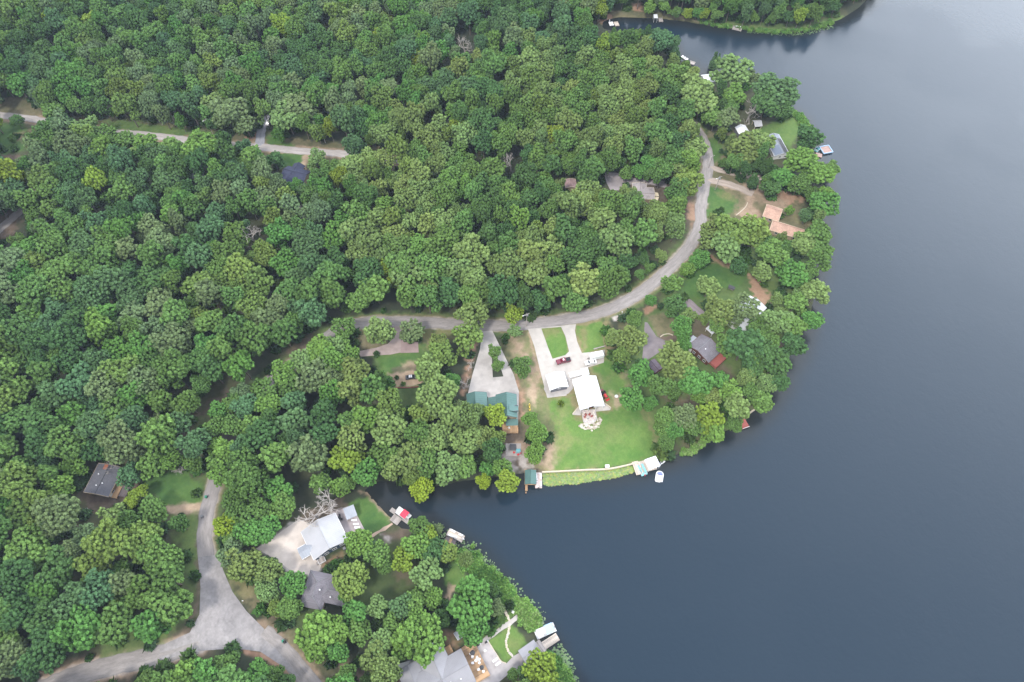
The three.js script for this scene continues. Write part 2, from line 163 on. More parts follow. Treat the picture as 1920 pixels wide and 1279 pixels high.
// north-east lots
paint('rough', '1322,250 1400,240 1440,330 1500,360 1520,440 1440,470 1330,430 1318,330', 3, 4, 0.9); paint('lawn', LAWNS.northEast, 1.2, 1.5, 0.75); paint('lawnDeep', LAWNS.byTrack, 1.2, 1.8); paint('lawnDeep', LAWNS.northWest, 1.4, 2); paint('lawnDeep', LAWNS.point, 1.2, 1.4); paint('dirt', '1382,340 1420,348 1460,356 1490,368 1470,388 1430,384 1400,366', 2, 3, 0.6); paint('dirt', '1330,332 1360,340 1400,350 1430,352 1428,366 1392,362 1350,348 1332,342', 0.8, 1.5, 0.95); paint('dirt', '1380,402 1396,386 1400,366 1412,362 1416,376 1414,388 1428,396 1424,408 1396,412', 0.8, 1.2, 0.95); paint('dry', '1340,360 1372,364 1380,376 1350,372', 1.5, 2, 0.7); paint('clay', '1460,350 1492,352 1500,372 1480,384 1462,372', 2, 3, 0.8); paint('dirt', '1428,372 1474,376 1470,392 1432,384', 1.5, 2.5, 0.8); paint('clay', '1492,362 1528,360 1532,376 1500,380', 1.5, 2.5, 0.7); paint('dry', '1490,404 1530,410 1528,428 1498,420', 1.5, 2, 0.8); paint('mulch', '1398,330 1440,336 1430,348 1396,340', 1.2, 2, 0.8);
paint('mulch', '1160,330 1250,320 1300,330 1320,420 1290,440 1260,380 1200,370', 3, 3, 0.8); paint('clay', '1284,380 1300,382 1310,410 1296,420', 1.2, 2, 0.7);
// upper left
paint('rough', '-40,180 40,184 78,200 70,222 -40,214', 2, 3); paint('weeds', '195,228 260,224 350,240 400,246 392,256 300,254 210,244', 1.5, 2.5); paint('mulch', '240,226 330,234 400,244 330,240', 1.2, 2.5, 0.6); paint('lawnDeep', LAWNS.upperLeft, 1.5, 2); paint('dirt', '26,248 44,250 42,268 30,266', 1, 2, 0.7); paint('mulch', '-40,288 60,292 60,298 -40,300', 0.6, 1); paint('clay', '466,240 486,232 478,262 456,262', 1.2, 2, 0.85); paint('lawnDeep', LAWNS.upperDrive, 1.2, 1.5); paint('lawnDeep', LAWNS.upperHouse, 1, 1.2); paint('dirt', '568,290 578,290 574,322 564,318', 0.8, 1, 0.9); paint('mulch', '-40,380 44,380 30,440 -40,470', 2, 3);
// far shore
paint('clay', '1118,30 1142,24 1146,36 1128,44', 1.5, 2.5, 0.9); paint('lawnDeep', '1166,-10 1186,-10 1188,20 1170,22', 1.5, 2); paint('clay', '1186,6 1204,4 1204,22 1190,22', 1.5, 2); paint('rough', '1146,20 1230,22 1340,38 1420,48 1500,52 1496,58 1400,54 1290,38 1150,32', 1.2, 1.6, 0.9); paint('weeds', '1300,34 1500,46 1580,30 1578,38 1500,60 1380,54', 1.2, 1.8, 0.8); paint('lawnDeep', '1340,128 1356,126 1350,160 1312,160 1316,146', 2, 2.5, 0.7);
// lower left cabin, lower houses
paint('mulch', '150,920 188,864 236,868 262,905 250,940 214,950 160,960', 2, 3); paint('lawnDeep', LAWNS.cabin, 1.2, 1.8); paint('dirt', '310,948 384,942 392,955 388,966 330,966 314,958', 0.8, 1, 0.95); paint('weeds', '325,968 382,968 378,1040 366,1120 340,1100', 2, 2.5, 0.8); paint('weeds', '180,1200 340,1130 366,1150 300,1210 190,1245', 2, 3, 0.8); paint('mulch', '376,968 384,1040 372,1150 346,1190 340,1180 366,1130', 1, 2, 0.85);
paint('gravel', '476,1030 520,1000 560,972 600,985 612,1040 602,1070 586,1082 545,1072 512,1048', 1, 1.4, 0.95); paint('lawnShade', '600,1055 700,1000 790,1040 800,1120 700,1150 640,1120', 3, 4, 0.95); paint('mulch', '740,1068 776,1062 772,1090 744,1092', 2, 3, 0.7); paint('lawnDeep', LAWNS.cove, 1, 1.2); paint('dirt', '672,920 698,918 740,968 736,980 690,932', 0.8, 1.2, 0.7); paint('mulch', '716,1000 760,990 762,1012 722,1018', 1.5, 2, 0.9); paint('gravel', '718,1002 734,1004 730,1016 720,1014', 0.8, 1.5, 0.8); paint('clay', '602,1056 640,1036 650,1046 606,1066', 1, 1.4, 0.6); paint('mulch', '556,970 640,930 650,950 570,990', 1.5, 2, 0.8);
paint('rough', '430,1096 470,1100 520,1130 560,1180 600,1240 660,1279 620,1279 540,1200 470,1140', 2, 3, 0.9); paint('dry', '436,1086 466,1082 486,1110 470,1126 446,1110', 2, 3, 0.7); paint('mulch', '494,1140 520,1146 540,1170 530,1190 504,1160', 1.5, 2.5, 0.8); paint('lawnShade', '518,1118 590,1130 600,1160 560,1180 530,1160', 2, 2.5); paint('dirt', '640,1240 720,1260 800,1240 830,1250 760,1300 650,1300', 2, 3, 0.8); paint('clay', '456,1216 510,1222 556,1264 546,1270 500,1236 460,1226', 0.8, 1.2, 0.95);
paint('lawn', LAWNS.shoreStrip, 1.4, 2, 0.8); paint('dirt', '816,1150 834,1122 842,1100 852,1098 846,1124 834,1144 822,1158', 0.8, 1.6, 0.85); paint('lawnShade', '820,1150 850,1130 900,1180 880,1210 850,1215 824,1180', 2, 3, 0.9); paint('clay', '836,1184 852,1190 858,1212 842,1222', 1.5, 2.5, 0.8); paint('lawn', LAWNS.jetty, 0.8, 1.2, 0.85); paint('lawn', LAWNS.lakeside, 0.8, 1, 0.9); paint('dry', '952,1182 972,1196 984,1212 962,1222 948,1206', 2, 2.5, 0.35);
const groundTex = (() => { const d = new Uint8Array(TW * TH * 4), r = rng(5); for (let i = 0; i < TW * TH; i++) { const n = 0.9 + 0.2 * r(); for (let c = 0; c < 3; c++) d[i * 4 + c] = s2b(GC[i * 3 + c] * n); d[i * 4 + 3] = 255; } const t = new THREE.DataTexture(d, TW, TH); t.wrapS = t.wrapT = THREE.MirroredRepeatWrapping; t.magFilter = t.minFilter = THREE.LinearFilter; t.colorSpace = THREE.SRGBColorSpace; t.needsUpdate = true; return t; })();
const groundMat = mapped(groundTex, 0.97);
const groundUV = (pos) => { const uv = new Float32Array(pos.length / 3 * 2); for (let i = 0; i < pos.length / 3; i++) { uv[2 * i] = (pos[3 * i] - X0) / (X1 - X0); uv[2 * i + 1] = (pos[3 * i + 2] - Z0) / (Z1 - Z0); } return new THREE.BufferAttribute(uv, 2); };
{
  const { pos, idx } = sheetGrid(2.5), wcol = new Float32Array(pos.length), wpos = pos.slice();
  for (let i = 0; i < pos.length; i += 3) {
    const sd = landDist(pos[i], pos[i + 2]); pos[i + 1] = bank(sd) ; wpos[i + 1] = LEVEL;
    const n = fbm(pos[i] * 0.03, pos[i + 2] * 0.03, 2), s = sstep(0, -6 - 8 * n, sd), a = [0.016, 0.019, 0.018], b = [0.010, 0.023, 0.038]; for (let c = 0; c < 3; c++) wcol[i + c] = lerp(a[c], b[c], s);
  }
  const g = new THREE.BufferGeometry(); g.setAttribute('position', new THREE.Float32BufferAttribute(pos, 3)); g.setIndex(idx); g.setAttribute('uv', groundUV(pos)); g.computeVertexNormals();
  tag(part(scene, 'ground', g, groundMat), 'wooded land round the lake with forest floor, grass and bare earth', 'ground', null, 'structure');
  const w = new THREE.BufferGeometry(); w.setAttribute('position', new THREE.Float32BufferAttribute(wpos, 3)); w.setIndex(idx); w.setAttribute('color', new THREE.BufferAttribute(wcol, 3)); w.setAttribute('uv', new THREE.Float32BufferAttribute(wpos.flatMap((_, i) => i % 3 === 0 ? [wpos[i] / 40, wpos[i + 2] / 40] : []), 2)); w.computeVertexNormals();
  const ripple = tex(512, 512, (u, v) => 0.6 * wrapN(u, v, 20, 4) + 0.4 * wrapN(u, v, 60, 3), 1, 1, true);
  const wm = new THREE.MeshPhysicalMaterial({ vertexColors: true, roughness: 1, roughnessMap: tex(256, 256, (u, v) => 0.10 + 0.16 * sstep(0.35, 0.7, wrapN(u, v, 5, 3)), 5, 5, true), ior: 1.33, bumpMap: ripple, bumpScale: 0.035 });
  tag(part(scene, 'lake_water', w, wm), 'calm dark blue lake with a pale sheen', 'lake', null, 'structure');
}
// flat pieces of ground cover and paving
let sheetLift = 0.02;
function sheet(name, poly, y, mat, scale = 1, hole, ragged = 0) {
  let P = typeof poly === 'string' ? wpts(poly) : poly;
  if (ragged) { const r = rng(P.length * 77 + 5), Q = []; P.forEach((p, i) => { const q = P[(i + 1) % P.length], n = Math.max(1, Math.round(p.distanceTo(q) / 1.3)); for (let k = 0; k < n; k++) { const s = p.clone().lerp(q, k / n); s.x += (r() - 0.5) * ragged; s.z += (r() - 0.5) * ragged; Q.push(s); } }); P = Q; }
  const sh = new THREE.Shape(P.map((p) => new THREE.Vector2(p.x, -p.z))); if (hole) sh.holes.push(new THREE.Path((typeof hole === 'string' ? wpts(hole) : hole).map((p) => new THREE.Vector2(p.x, -p.z))));
  const g = mat === groundMat ? new THREE.ShapeGeometry(sh) : new THREE.ExtrudeGeometry(sh, { depth: y + 0.1, bevelEnabled: false }).translate(0, 0, -y - 0.1); g.rotateX(-Math.PI / 2).translate(0, y, 0); const a = g.attributes.position.array;
  if (mat === groundMat) g.setAttribute('uv', groundUV(a)); else { const uv = new Float32Array(a.length / 3 * 2); for (let i = 0; i < a.length / 3; i++) { uv[2 * i] = a[3 * i] / scale; uv[2 * i + 1] = a[3 * i + 2] / scale; } g.setAttribute('uv', new THREE.BufferAttribute(uv, 2)); }
  const m = part(scene, numbered(name), g, mat); m.userData.kind = 'structure'; return m;
}
function ribbon(name, P, w, y, mat, len = 24) {
  const cv = new THREE.CatmullRomCurve3(P, false, 'centripetal'), L = cv.getLength(), n = Math.ceil(L / 2), pos = [], uv = [], idx = []; const r = rng(Math.round(L * 10));
  for (let i = 0; i <= n; i++) { const p = cv.getPointAt(i / n), t = cv.getTangentAt(i / n), wob = w / 2; const a = wob + (r() - 0.5) * 0.5, b = wob + (r() - 0.5) * 0.5; pos.push(p.x - t.z * a, y, p.z + t.x * a, p.x, y + 0.02, p.z, p.x + t.z * b, y, p.z - t.x * b); const v = i / n * L / len; uv.push(0, v, 0.5, v, 1, v); if (i) { const k = 3 * i; for (const o of [0, 1]) idx.push(k - 3 + o, k + o, k - 2 + o, k - 2 + o, k + o, k + 1 + o); } }
  for (let i = 0; i < idx.length; i += 3) [idx[i], idx[i + 1]] = [idx[i + 1], idx[i]];
  const g = new THREE.BufferGeometry(); g.setAttribute('position', new THREE.Float32BufferAttribute(pos, 3)); g.setAttribute('uv', new THREE.Float32BufferAttribute(uv, 2)); g.setIndex(idx); g.computeVertexNormals(); if (g.attributes.normal.array[1] < 0) { g.index.array.reverse(); g.computeVertexNormals(); }
  const m = part(scene, numbered(name), g, mat); m.userData.kind = 'structure'; return m;
}
for (const [k, s] of Object.entries(LAWNS)) { const m = sheet('lawn', s, 0.02, groundMat, 1, null, 0.7); m.userData.category = 'lawn'; m.userData.label = { main: 'bright mown lawn between the white-roofed house and the lake', island: 'small oval of grass enclosed by the white driveway', roadside: 'rough grass plot between white driveway and road', east: 'deep green lawn beside the white roof under trees', northEast: 'light green lawn behind the long grey-roofed house', byTrack: 'sloping lawn beside the dirt track by the terracotta roof', northWest: 'small dark lawn beside the yellow-green tree and white shed', point: 'small grass patch behind the covered boat slip', cabin: 'green lawn beside the dark-roofed cabin near the lower road', cove: 'green lawn between the blue house patio and the cove', jetty: 'grass beside the straight walkway to the lake', lakeside: 'green lawn crossed by a winding stone path', shoreStrip: 'grass strip behind the lush reeds of the shore', upperLeft: 'mown lawn at the end of the pale upper road', upperHouse: 'square lawn in front of the navy-roofed house', upperDrive: 'grass verge beside the grey drive off the upper road', middle: 'grass below the concrete parking slab' }[k]; }
function roadTex(c, seed, wear = 1) { const r = rng(seed); return mapped(tex(128, 512, (u, v) => { const tr = Math.exp(-(((u - 0.28) / 0.09) ** 2)) + Math.exp(-(((u - 0.72) / 0.09) ** 2)), e = sstep(0.5, 0.40, Math.abs(u - 0.5)), n = 0.92 + 0.22 * (wrapN(u, v, 8) - 0.5) * 2 + 0.26 * (wrapN(u * 0.999, v, 40, 2) - 0.5) + 0.10 * tr * wear - 0.10 * (1 - e) + 0.12 * (r() - 0.5); return [c[0] * n, c[1] * n, c[2] * n]; }, 1, 1), 0.93); }
const roadMat = roadTex([0.30, 0.272, 0.26], 70), roadPale = roadTex([0.42, 0.38, 0.36], 71), trackMat = roadTex([0.40, 0.33, 0.28], 72, 1.6), roadFlat = (() => { const r = rng(73); return mapped(tex(512, 512, (u, v) => { const a = wrapN(u, v, 6, 4), b = wrapN(u, v, 26, 3), arc = Math.abs(((Math.hypot(u - 0.9, v - 0.15) * 7 + a * 0.5) % 1) - 0.5), tr = sstep(0.16, 0.04, arc), n = 0.86 + 0.28 * a + 0.30 * (b - 0.5) + 0.34 * (wrapN(u, v, 70, 2) - 0.5) + 0.10 * tr + 0.12 * (r() - 0.5), wm = sstep(0.52, 0.66, a) * 0.05; return [0.262 * n + wm * 0.3, 0.245 * n + wm * 0.25, 0.245 * n + wm * 0.2]; }, 42, 42), 0.93); })();
tag(ribbon('road', ROADS.loop, 5.2, 0.05, roadMat), 'grey asphalt road curving through the woods to the point', 'road'); tag(ribbon('road', ROADS.lower, 6.0, 0.054, roadMat), 'grey road leaving the junction towards the lower edge', 'road'); tag(ribbon('road', ROADS.branch, 5.6, 0.058, roadMat), 'grey road running from the junction past the hip-roofed house', 'road'); tag(ribbon('road', ROADS.upper, 4.6, 0.05, roadPale), 'pale gravel road passing the navy-roofed house', 'road'); tag(ribbon('road', ROADS.farLeft, 4.5, 0.05, roadMat), 'dark road stub in the shade of the left wood', 'road');
tag(sheet('road_junction', '371,1045 376,1100 374,1152 356,1186 300,1212 300,1239 370,1221 440,1216 488,1222 530,1250 556,1268 584,1266 542,1222 500,1184 462,1146 436,1110 418,1068 411,1040', 0.07, roadFlat, 1), 'wide worn grey road junction of three roads', 'road');
tag(ribbon('gravel_drive', ROADS.gravelNorth, 4.6, 0.045, roadTex([0.30, 0.30, 0.33], 74)), 'grey drive running up into the wood from the pale road', 'driveway'); tag(ribbon('gravel_track', ROADS.trackNorth, 3.4, 0.045, trackMat), 'gravel track towards the long grey-roofed house', 'track'); tag(ribbon('gravel_track', ROADS.trackSouth, 4.0, 0.045, trackMat), 'sandy track towards the terracotta-roofed house', 'track'); tag(ribbon('gravel_drive', wpts('1278,558 1296,572 1318,590 1334,602'), 3.6, 0.045, roadTex([0.25, 0.21, 0.22], 75)), 'narrow gravel drive under trees by the deep green lawn', 'driveway');
tag(sheet('concrete_driveway', '904,621 923,620 941,657 963,702 973,734 971,806 958,812 936,765 912,742 889,742 874,752 886,702 900,655', 0.06, M.slabGrey, 1, '922,666 930,662 944,706 924,708'), 'triangular grey concrete driveway above the green roofs', 'driveway');
tag(sheet('concrete_driveway', '990,617 1034,613 1052,611 1080,608 1078,620 1082,640 1091,662 1112,660 1134,656 1132,680 1100,690 1100,712 1066,726 1062,742 1026,746 1012,692 1002,650', 0.06, M.concrete, 1, '1015,616 1052,613 1060,630 1067,659 1060,666 1036,673 1027,650'), 'white concrete double driveway in front of the white roofs', 'driveway');
tag(sheet('gravel_apron', '1022,705 1071,708 1075,728 1066,738 1046,744 1028,746 1020,730', 0.064, M.slabGrey, 1), 'gravel apron round the white garage', 'apron');
tag(sheet('concrete_driveway', '740,612 753,612 752,637 751,661 733,665 712,666 676,669 672,659 706,652 727,645 740,631', 0.06, M.slabPink, 1), 'pinkish concrete drive to the parking slab below the road', 'driveway'); tag(sheet('parking_slab', '752,638 784,642 785,661 751,662', 0.07, mapped(speckled([0.30, 0.22, 0.21], 0.2, 7, 10, 4, 0.15)), 1), 'reddish concrete parking slab beside the tree below the road', 'parking slab');
tag(sheet('gravel_drive', '1209,604 1214,605 1231,631 1254,642 1237,660 1216,674 1204,677 1206,650', 0.05, mapped(speckled([0.20, 0.172, 0.18], 0.25, 8, 12, 6, 0.18)), 1), 'purplish gravel drive above the purple-roofed shed', 'driveway'); tag(sheet('gravel_drive', '1132,323 1157,324 1188,334 1250,340 1250,353 1220,346 1176,346 1160,357 1144,356 1136,340', 0.05, mapped(speckled([0.34, 0.30, 0.31], 0.2, 8, 12, 8, 0.15)), 1), 'gravel yard above the tan-roofed house', 'driveway'); tag(sheet('gravel_yard', '480,1029 520,1002 560,974 598,988 608,1040 600,1068 586,1080 545,1070 514,1047', 0.05, mapped(speckled([0.56, 0.49, 0.44], 0.16, 10, 16, 9, 0.14)), 1), 'pale gravel yard in front of the grey gabled house', 'yard');
tag(sheet('patio', '622,960 644,952 660,948 683,992 664,1004 645,1012', 0.09, mapped(speckled([0.36, 0.31, 0.31], 0.15, 7, 9, 10, 0.1)), 1), 'grey paved patio beside the grey gabled house', 'patio'); tag(sheet('patio', '872,1226 913,1199 936,1235 944,1243 950,1244 962,1231 976,1223 988,1246 956,1262 930,1284 870,1300', 0.09, mapped(speckled([0.37, 0.34, 0.34], 0.22, 8, 10, 12, 0.12)), 1), 'wide grey concrete patio between wooden deck and boathouse', 'patio');
tag(ribbon('walkway', wpts('905,1204 930,1186 962,1164 972,1156'), 1.5, 0.08, M.slabGrey, 10), 'straight concrete walkway to the lakeshore', 'walkway'); tag(ribbon('walkway', wpts('975,1157 968,1142 958,1129'), 1.9, 0.084, M.slabGrey, 10), 'concrete walkway along the water beside two white chairs', 'walkway'); tag(ribbon('walkway', wpts('697,1005 720,992 736,982'), 1.1, 0.08, mapped(speckled([0.40, 0.29, 0.22], 0.15, 8, 5, 13, 0.15)), 10), 'brown path across the lawn to the dock with the red-topped boat', 'walkway');

// ---------------------------------------------------------------- buildings
function seams(c, len, step, t) { const gs = [], n = Math.floor(len / step), up = V(0, 0.035, 0); for (let i = 0; i <= n; i++) { const u = i / n, a = c[0].clone().lerp(c[1], u), b = c[3].clone().lerp(c[2], u); gs.push(rod(a.add(up), b.add(up), 0.04, 0.04, 4)); } return gs; }
function windowOn(parent, x, y, z, ry, w, h) { // facing local +z turned by ry
  const f = new THREE.Group(), t = 0.1; f.name = 'window'; f.position.set(x, y, z); f.rotation.y = ry; parent.add(f);
  part(f, 'frame', [bx(w + 2 * t, t, 0.12, 0, h / 2 + t / 2, 0), bx(w + 2 * t, t, 0.12, 0, -h / 2 - t / 2, 0), bx(t, h, 0.12, -w / 2 - t / 2, 0, 0), bx(t, h, 0.12, w / 2 + t / 2, 0, 0), bx(0.05, h, 0.08, 0, 0, 0)], M.white); part(f, 'pane', bx(w, h, 0.04, 0, 0, -0.02), M.pane);
}
function doorOn(parent, x, y, z, ry, w, h, mat) { const d = new THREE.Group(); d.name = 'door'; d.position.set(x, y, z); d.rotation.y = ry; parent.add(d); part(d, 'leaf', bx(w, h, 0.08, 0, h / 2, 0), mat); part(d, 'frame', [bx(0.1, h + 0.1, 0.12, -w / 2 - 0.05, h / 2, 0), bx(0.1, h + 0.1, 0.12, w / 2 + 0.05, h / 2, 0), bx(w, 0.1, 0.12, 0, h + 0.05, 0)], M.white); }
// gabled block in local axes: ridge along x, wr on +z, wl on -z
function gableBlock(o, s) {
  const { L, wl, wr, eave, rise, over = 0.5, roof, wall, base = 0, thick = 0.16, metal: ribbed, trim = M.white } = s, H = eave + rise, h = L / 2, ox = s.cx ?? 0, oz = s.cz ?? 0;
  const holder = new THREE.Group(); holder.position.set(ox, base, oz); holder.rotation.y = s.turn ?? 0; const put = (name, g, m, l) => { const gg = Array.isArray(g) ? merge(g) : g; gg.rotateY(s.turn ?? 0); gg.translate(ox, base, oz); return part(o, name, gg, m, l); };
  for (const [w, sg] of [[wr, 1], [wl, -1]]) { if (w <= 0) continue;
    const c = [V(-h, H, 0), V(h, H, 0), V(h, eave, sg * w), V(-h, eave, sg * w)]; put('roof_slope', slab(c, thick), roof);
    if (ribbed) { const m = put('roof_seams', seams(c, L, s.step ?? 0.9, thick), roof); m.userData.kind = 'stuff'; }
    put('gutter', bx(L, 0.14, 0.12, 0, eave - 0.1, sg * (w + 0.06)), trim);
    if (!s.open) put('wall', bx(L - 2 * over, eave - 0.12, 0.16, 0, (eave - 0.12) / 2, sg * (w - over)), wall);
  }
  put('ridge_cap', rod(V(-h, H + 0.04, 0), V(h, H + 0.04, 0), 0.12, 0.12, 6), ribbed ? roof : s.cap ?? roof);
  const dr = over / Math.max(wr, 0.01) * rise, dl = over / Math.max(wl, 0.01) * rise;
  for (const e of [-1, 1]) {
    if (!s.open) { const sh = new THREE.Shape([new THREE.Vector2(-(wl - over), 0), new THREE.Vector2(wr - over, 0), new THREE.Vector2(wr - over, eave + dr - thick * 1.3), new THREE.Vector2(0, H - thick * 1.4), new THREE.Vector2(-(wl - over), eave + dl - thick * 1.3)]); const g = new THREE.ExtrudeGeometry(sh, { depth: 0.16, bevelEnabled: false }); g.rotateY(-Math.PI / 2).translate(e * (h - over) + (e > 0 ? 0.083 : 0.077), 0, 0); put('gable_wall', g, s.gableMat ?? wall); }
    put('fascia', [slab([V(e * h - 0.06, H + 0.02, 0), V(e * h + 0.06, H + 0.02, 0), V(e * h + 0.06, eave + 0.02, wr), V(e * h - 0.06, eave + 0.02, wr)], 0.24), slab([V(e * h - 0.06, H + 0.02, 0), V(e * h + 0.06, H + 0.02, 0), V(e * h + 0.06, eave + 0.02, -wl), V(e * h - 0.06, eave + 0.02, -wl)], 0.24)], trim);
  }
  if (s.open) for (const x of [-h + over, h - over]) for (const z of [-wl + over, wr - over]) put('post', bx(0.18, eave - 0.1, 0.18, x, (eave - 0.1) / 2, z), s.postMat ?? M.whiteMatte);
  const q = (x, z) => { const p = V(x, 0, z).applyAxisAngle(V(0, 1, 0), s.turn ?? 0); return [p.x + ox, p.z + oz]; };
  for (const [side, u, y, w, hh] of s.windows ?? []) { const t = { r: [u, wr - over + 0.1, 0], l: [u, -(wl - over) - 0.1, Math.PI], a: [-(h - over) - 0.12, u, -Math.PI / 2], b: [h - over + 0.12, u, Math.PI / 2] }[side], [x, z] = q(t[0], t[1]); windowOn(o, x, base + y, z, t[2] + (s.turn ?? 0), w, hh); }
  for (const [side, u, w, hh, m] of s.doors ?? []) { const t = { r: [u, wr - over + 0.1, 0], l: [u, -(wl - over) - 0.1, Math.PI], a: [-(h - over) - 0.12, u, -Math.PI / 2], b: [h - over + 0.12, u, Math.PI / 2] }[side], [x, z] = q(t[0], t[1]); doorOn(o, x, base + 0.02, z, t[2] + (s.turn ?? 0), w, hh, m ?? M.whiteMatte); }
  for (const [x, z] of s.vents ?? []) { const w = z > 0 ? wr : wl, y = H - Math.abs(z) / w * rise, [xx, zz] = q(x, z); part(o, 'roof_vent', [cyl(0.14, 0.14, 0.5, xx, base + y - 0.1, zz, 8), cyl(0.24, 0.2, 0.12, xx, base + y + 0.4, zz, 8)], M.white); }
}
// a house whose ridge runs between two points of the photograph
function house(name, label, category, a, b, s) {
  const H = s.eave + s.rise + (s.base ?? 0), A = G(a[0], a[1], H), B = G(b[0], b[1], H), c = A.clone().lerp(B, 0.5); c.y = 0;
  const o = thing(name, label, category, c, heading(A, B)); gableBlock(o, { L: A.distanceTo(B), ...s }); o.userData.L = 0; delete o.userData.L; return o;
}
const winRow = (side, us, y = 1.5, w = 1.1, h = 1.2) => us.map((u) => [side, u, y, w, h]);
function railing(parent, P, y, h, mat, gap = 0.6) { const gs = []; for (let i = 0; i + 1 < P.length; i++) { const a = V(P[i][0], y, P[i][1]), b = V(P[i + 1][0], y, P[i + 1][1]), n = Math.max(1, Math.round(a.distanceTo(b) / gap)); for (let k = 0; k <= n; k++) { const p = a.clone().lerp(b, k / n); gs.push(rod(p, p.clone().setY(y + h), 0.035, 0.035, 4)); } for (const q of [h, h * 0.5]) gs.push(rod(a.clone().setY(y + q), b.clone().setY(y + q), 0.05, 0.05, 4)); } return part(parent, 'railing', gs, mat); }
function deckOn(parent, x0, x1, z0, z1, y, mat, along = 'x', under = true) { // boards with gaps on joists and posts
  const gs = [], w = 0.26; if (along === 'x') for (let z = z0; z < z1 - 0.02; z += w) gs.push(bx(x1 - x0, 0.05, Math.min(w, z1 - z) - 0.03, (x0 + x1) / 2, y - 0.025, z + Math.min(w, z1 - z) / 2)); else for (let x = x0; x < x1 - 0.02; x += w) gs.push(bx(Math.min(w, x1 - x) - 0.03, 0.05, z1 - z0, x + Math.min(w, x1 - x) / 2, y - 0.025, (z0 + z1) / 2));
  const m = part(parent, 'deck_boards', gs, mat); m.userData.kind = 'stuff';
  part(parent, 'deck_frame', [bx(x1 - x0, 0.16, 0.08, (x0 + x1) / 2, y - 0.14, z0 + 0.05), bx(x1 - x0, 0.16, 0.08, (x0 + x1) / 2, y - 0.14, z1 - 0.05), bx(0.08, 0.16, z1 - z0 - 0.2, x0 + 0.05, y - 0.14, (z0 + z1) / 2), bx(0.08, 0.16, z1 - z0 - 0.2, x1 - 0.05, y - 0.14, (z0 + z1) / 2), bx(x1 - x0 - 0.2, 0.1, 0.08, (x0 + x1) / 2, y - 0.12, (z0 + z1) / 2)], mat);
  if (under) for (const [x, z] of [[x0 + 0.2, z0 + 0.2], [x1 - 0.2, z0 + 0.2], [x0 + 0.2, z1 - 0.2], [x1 - 0.2, z1 - 0.2]]) part(parent, 'post', cyl(0.09, 0.09, y + 1.6, x, -1.75, z, 6), mat);
}
const local = (o, p) => o.worldToLocal(p.clone());
function loc(o, px, py, h = 0) { o.updateMatrixWorld(true); const p = o.worldToLocal(G(px, py, h)); return [p.x, p.z]; }
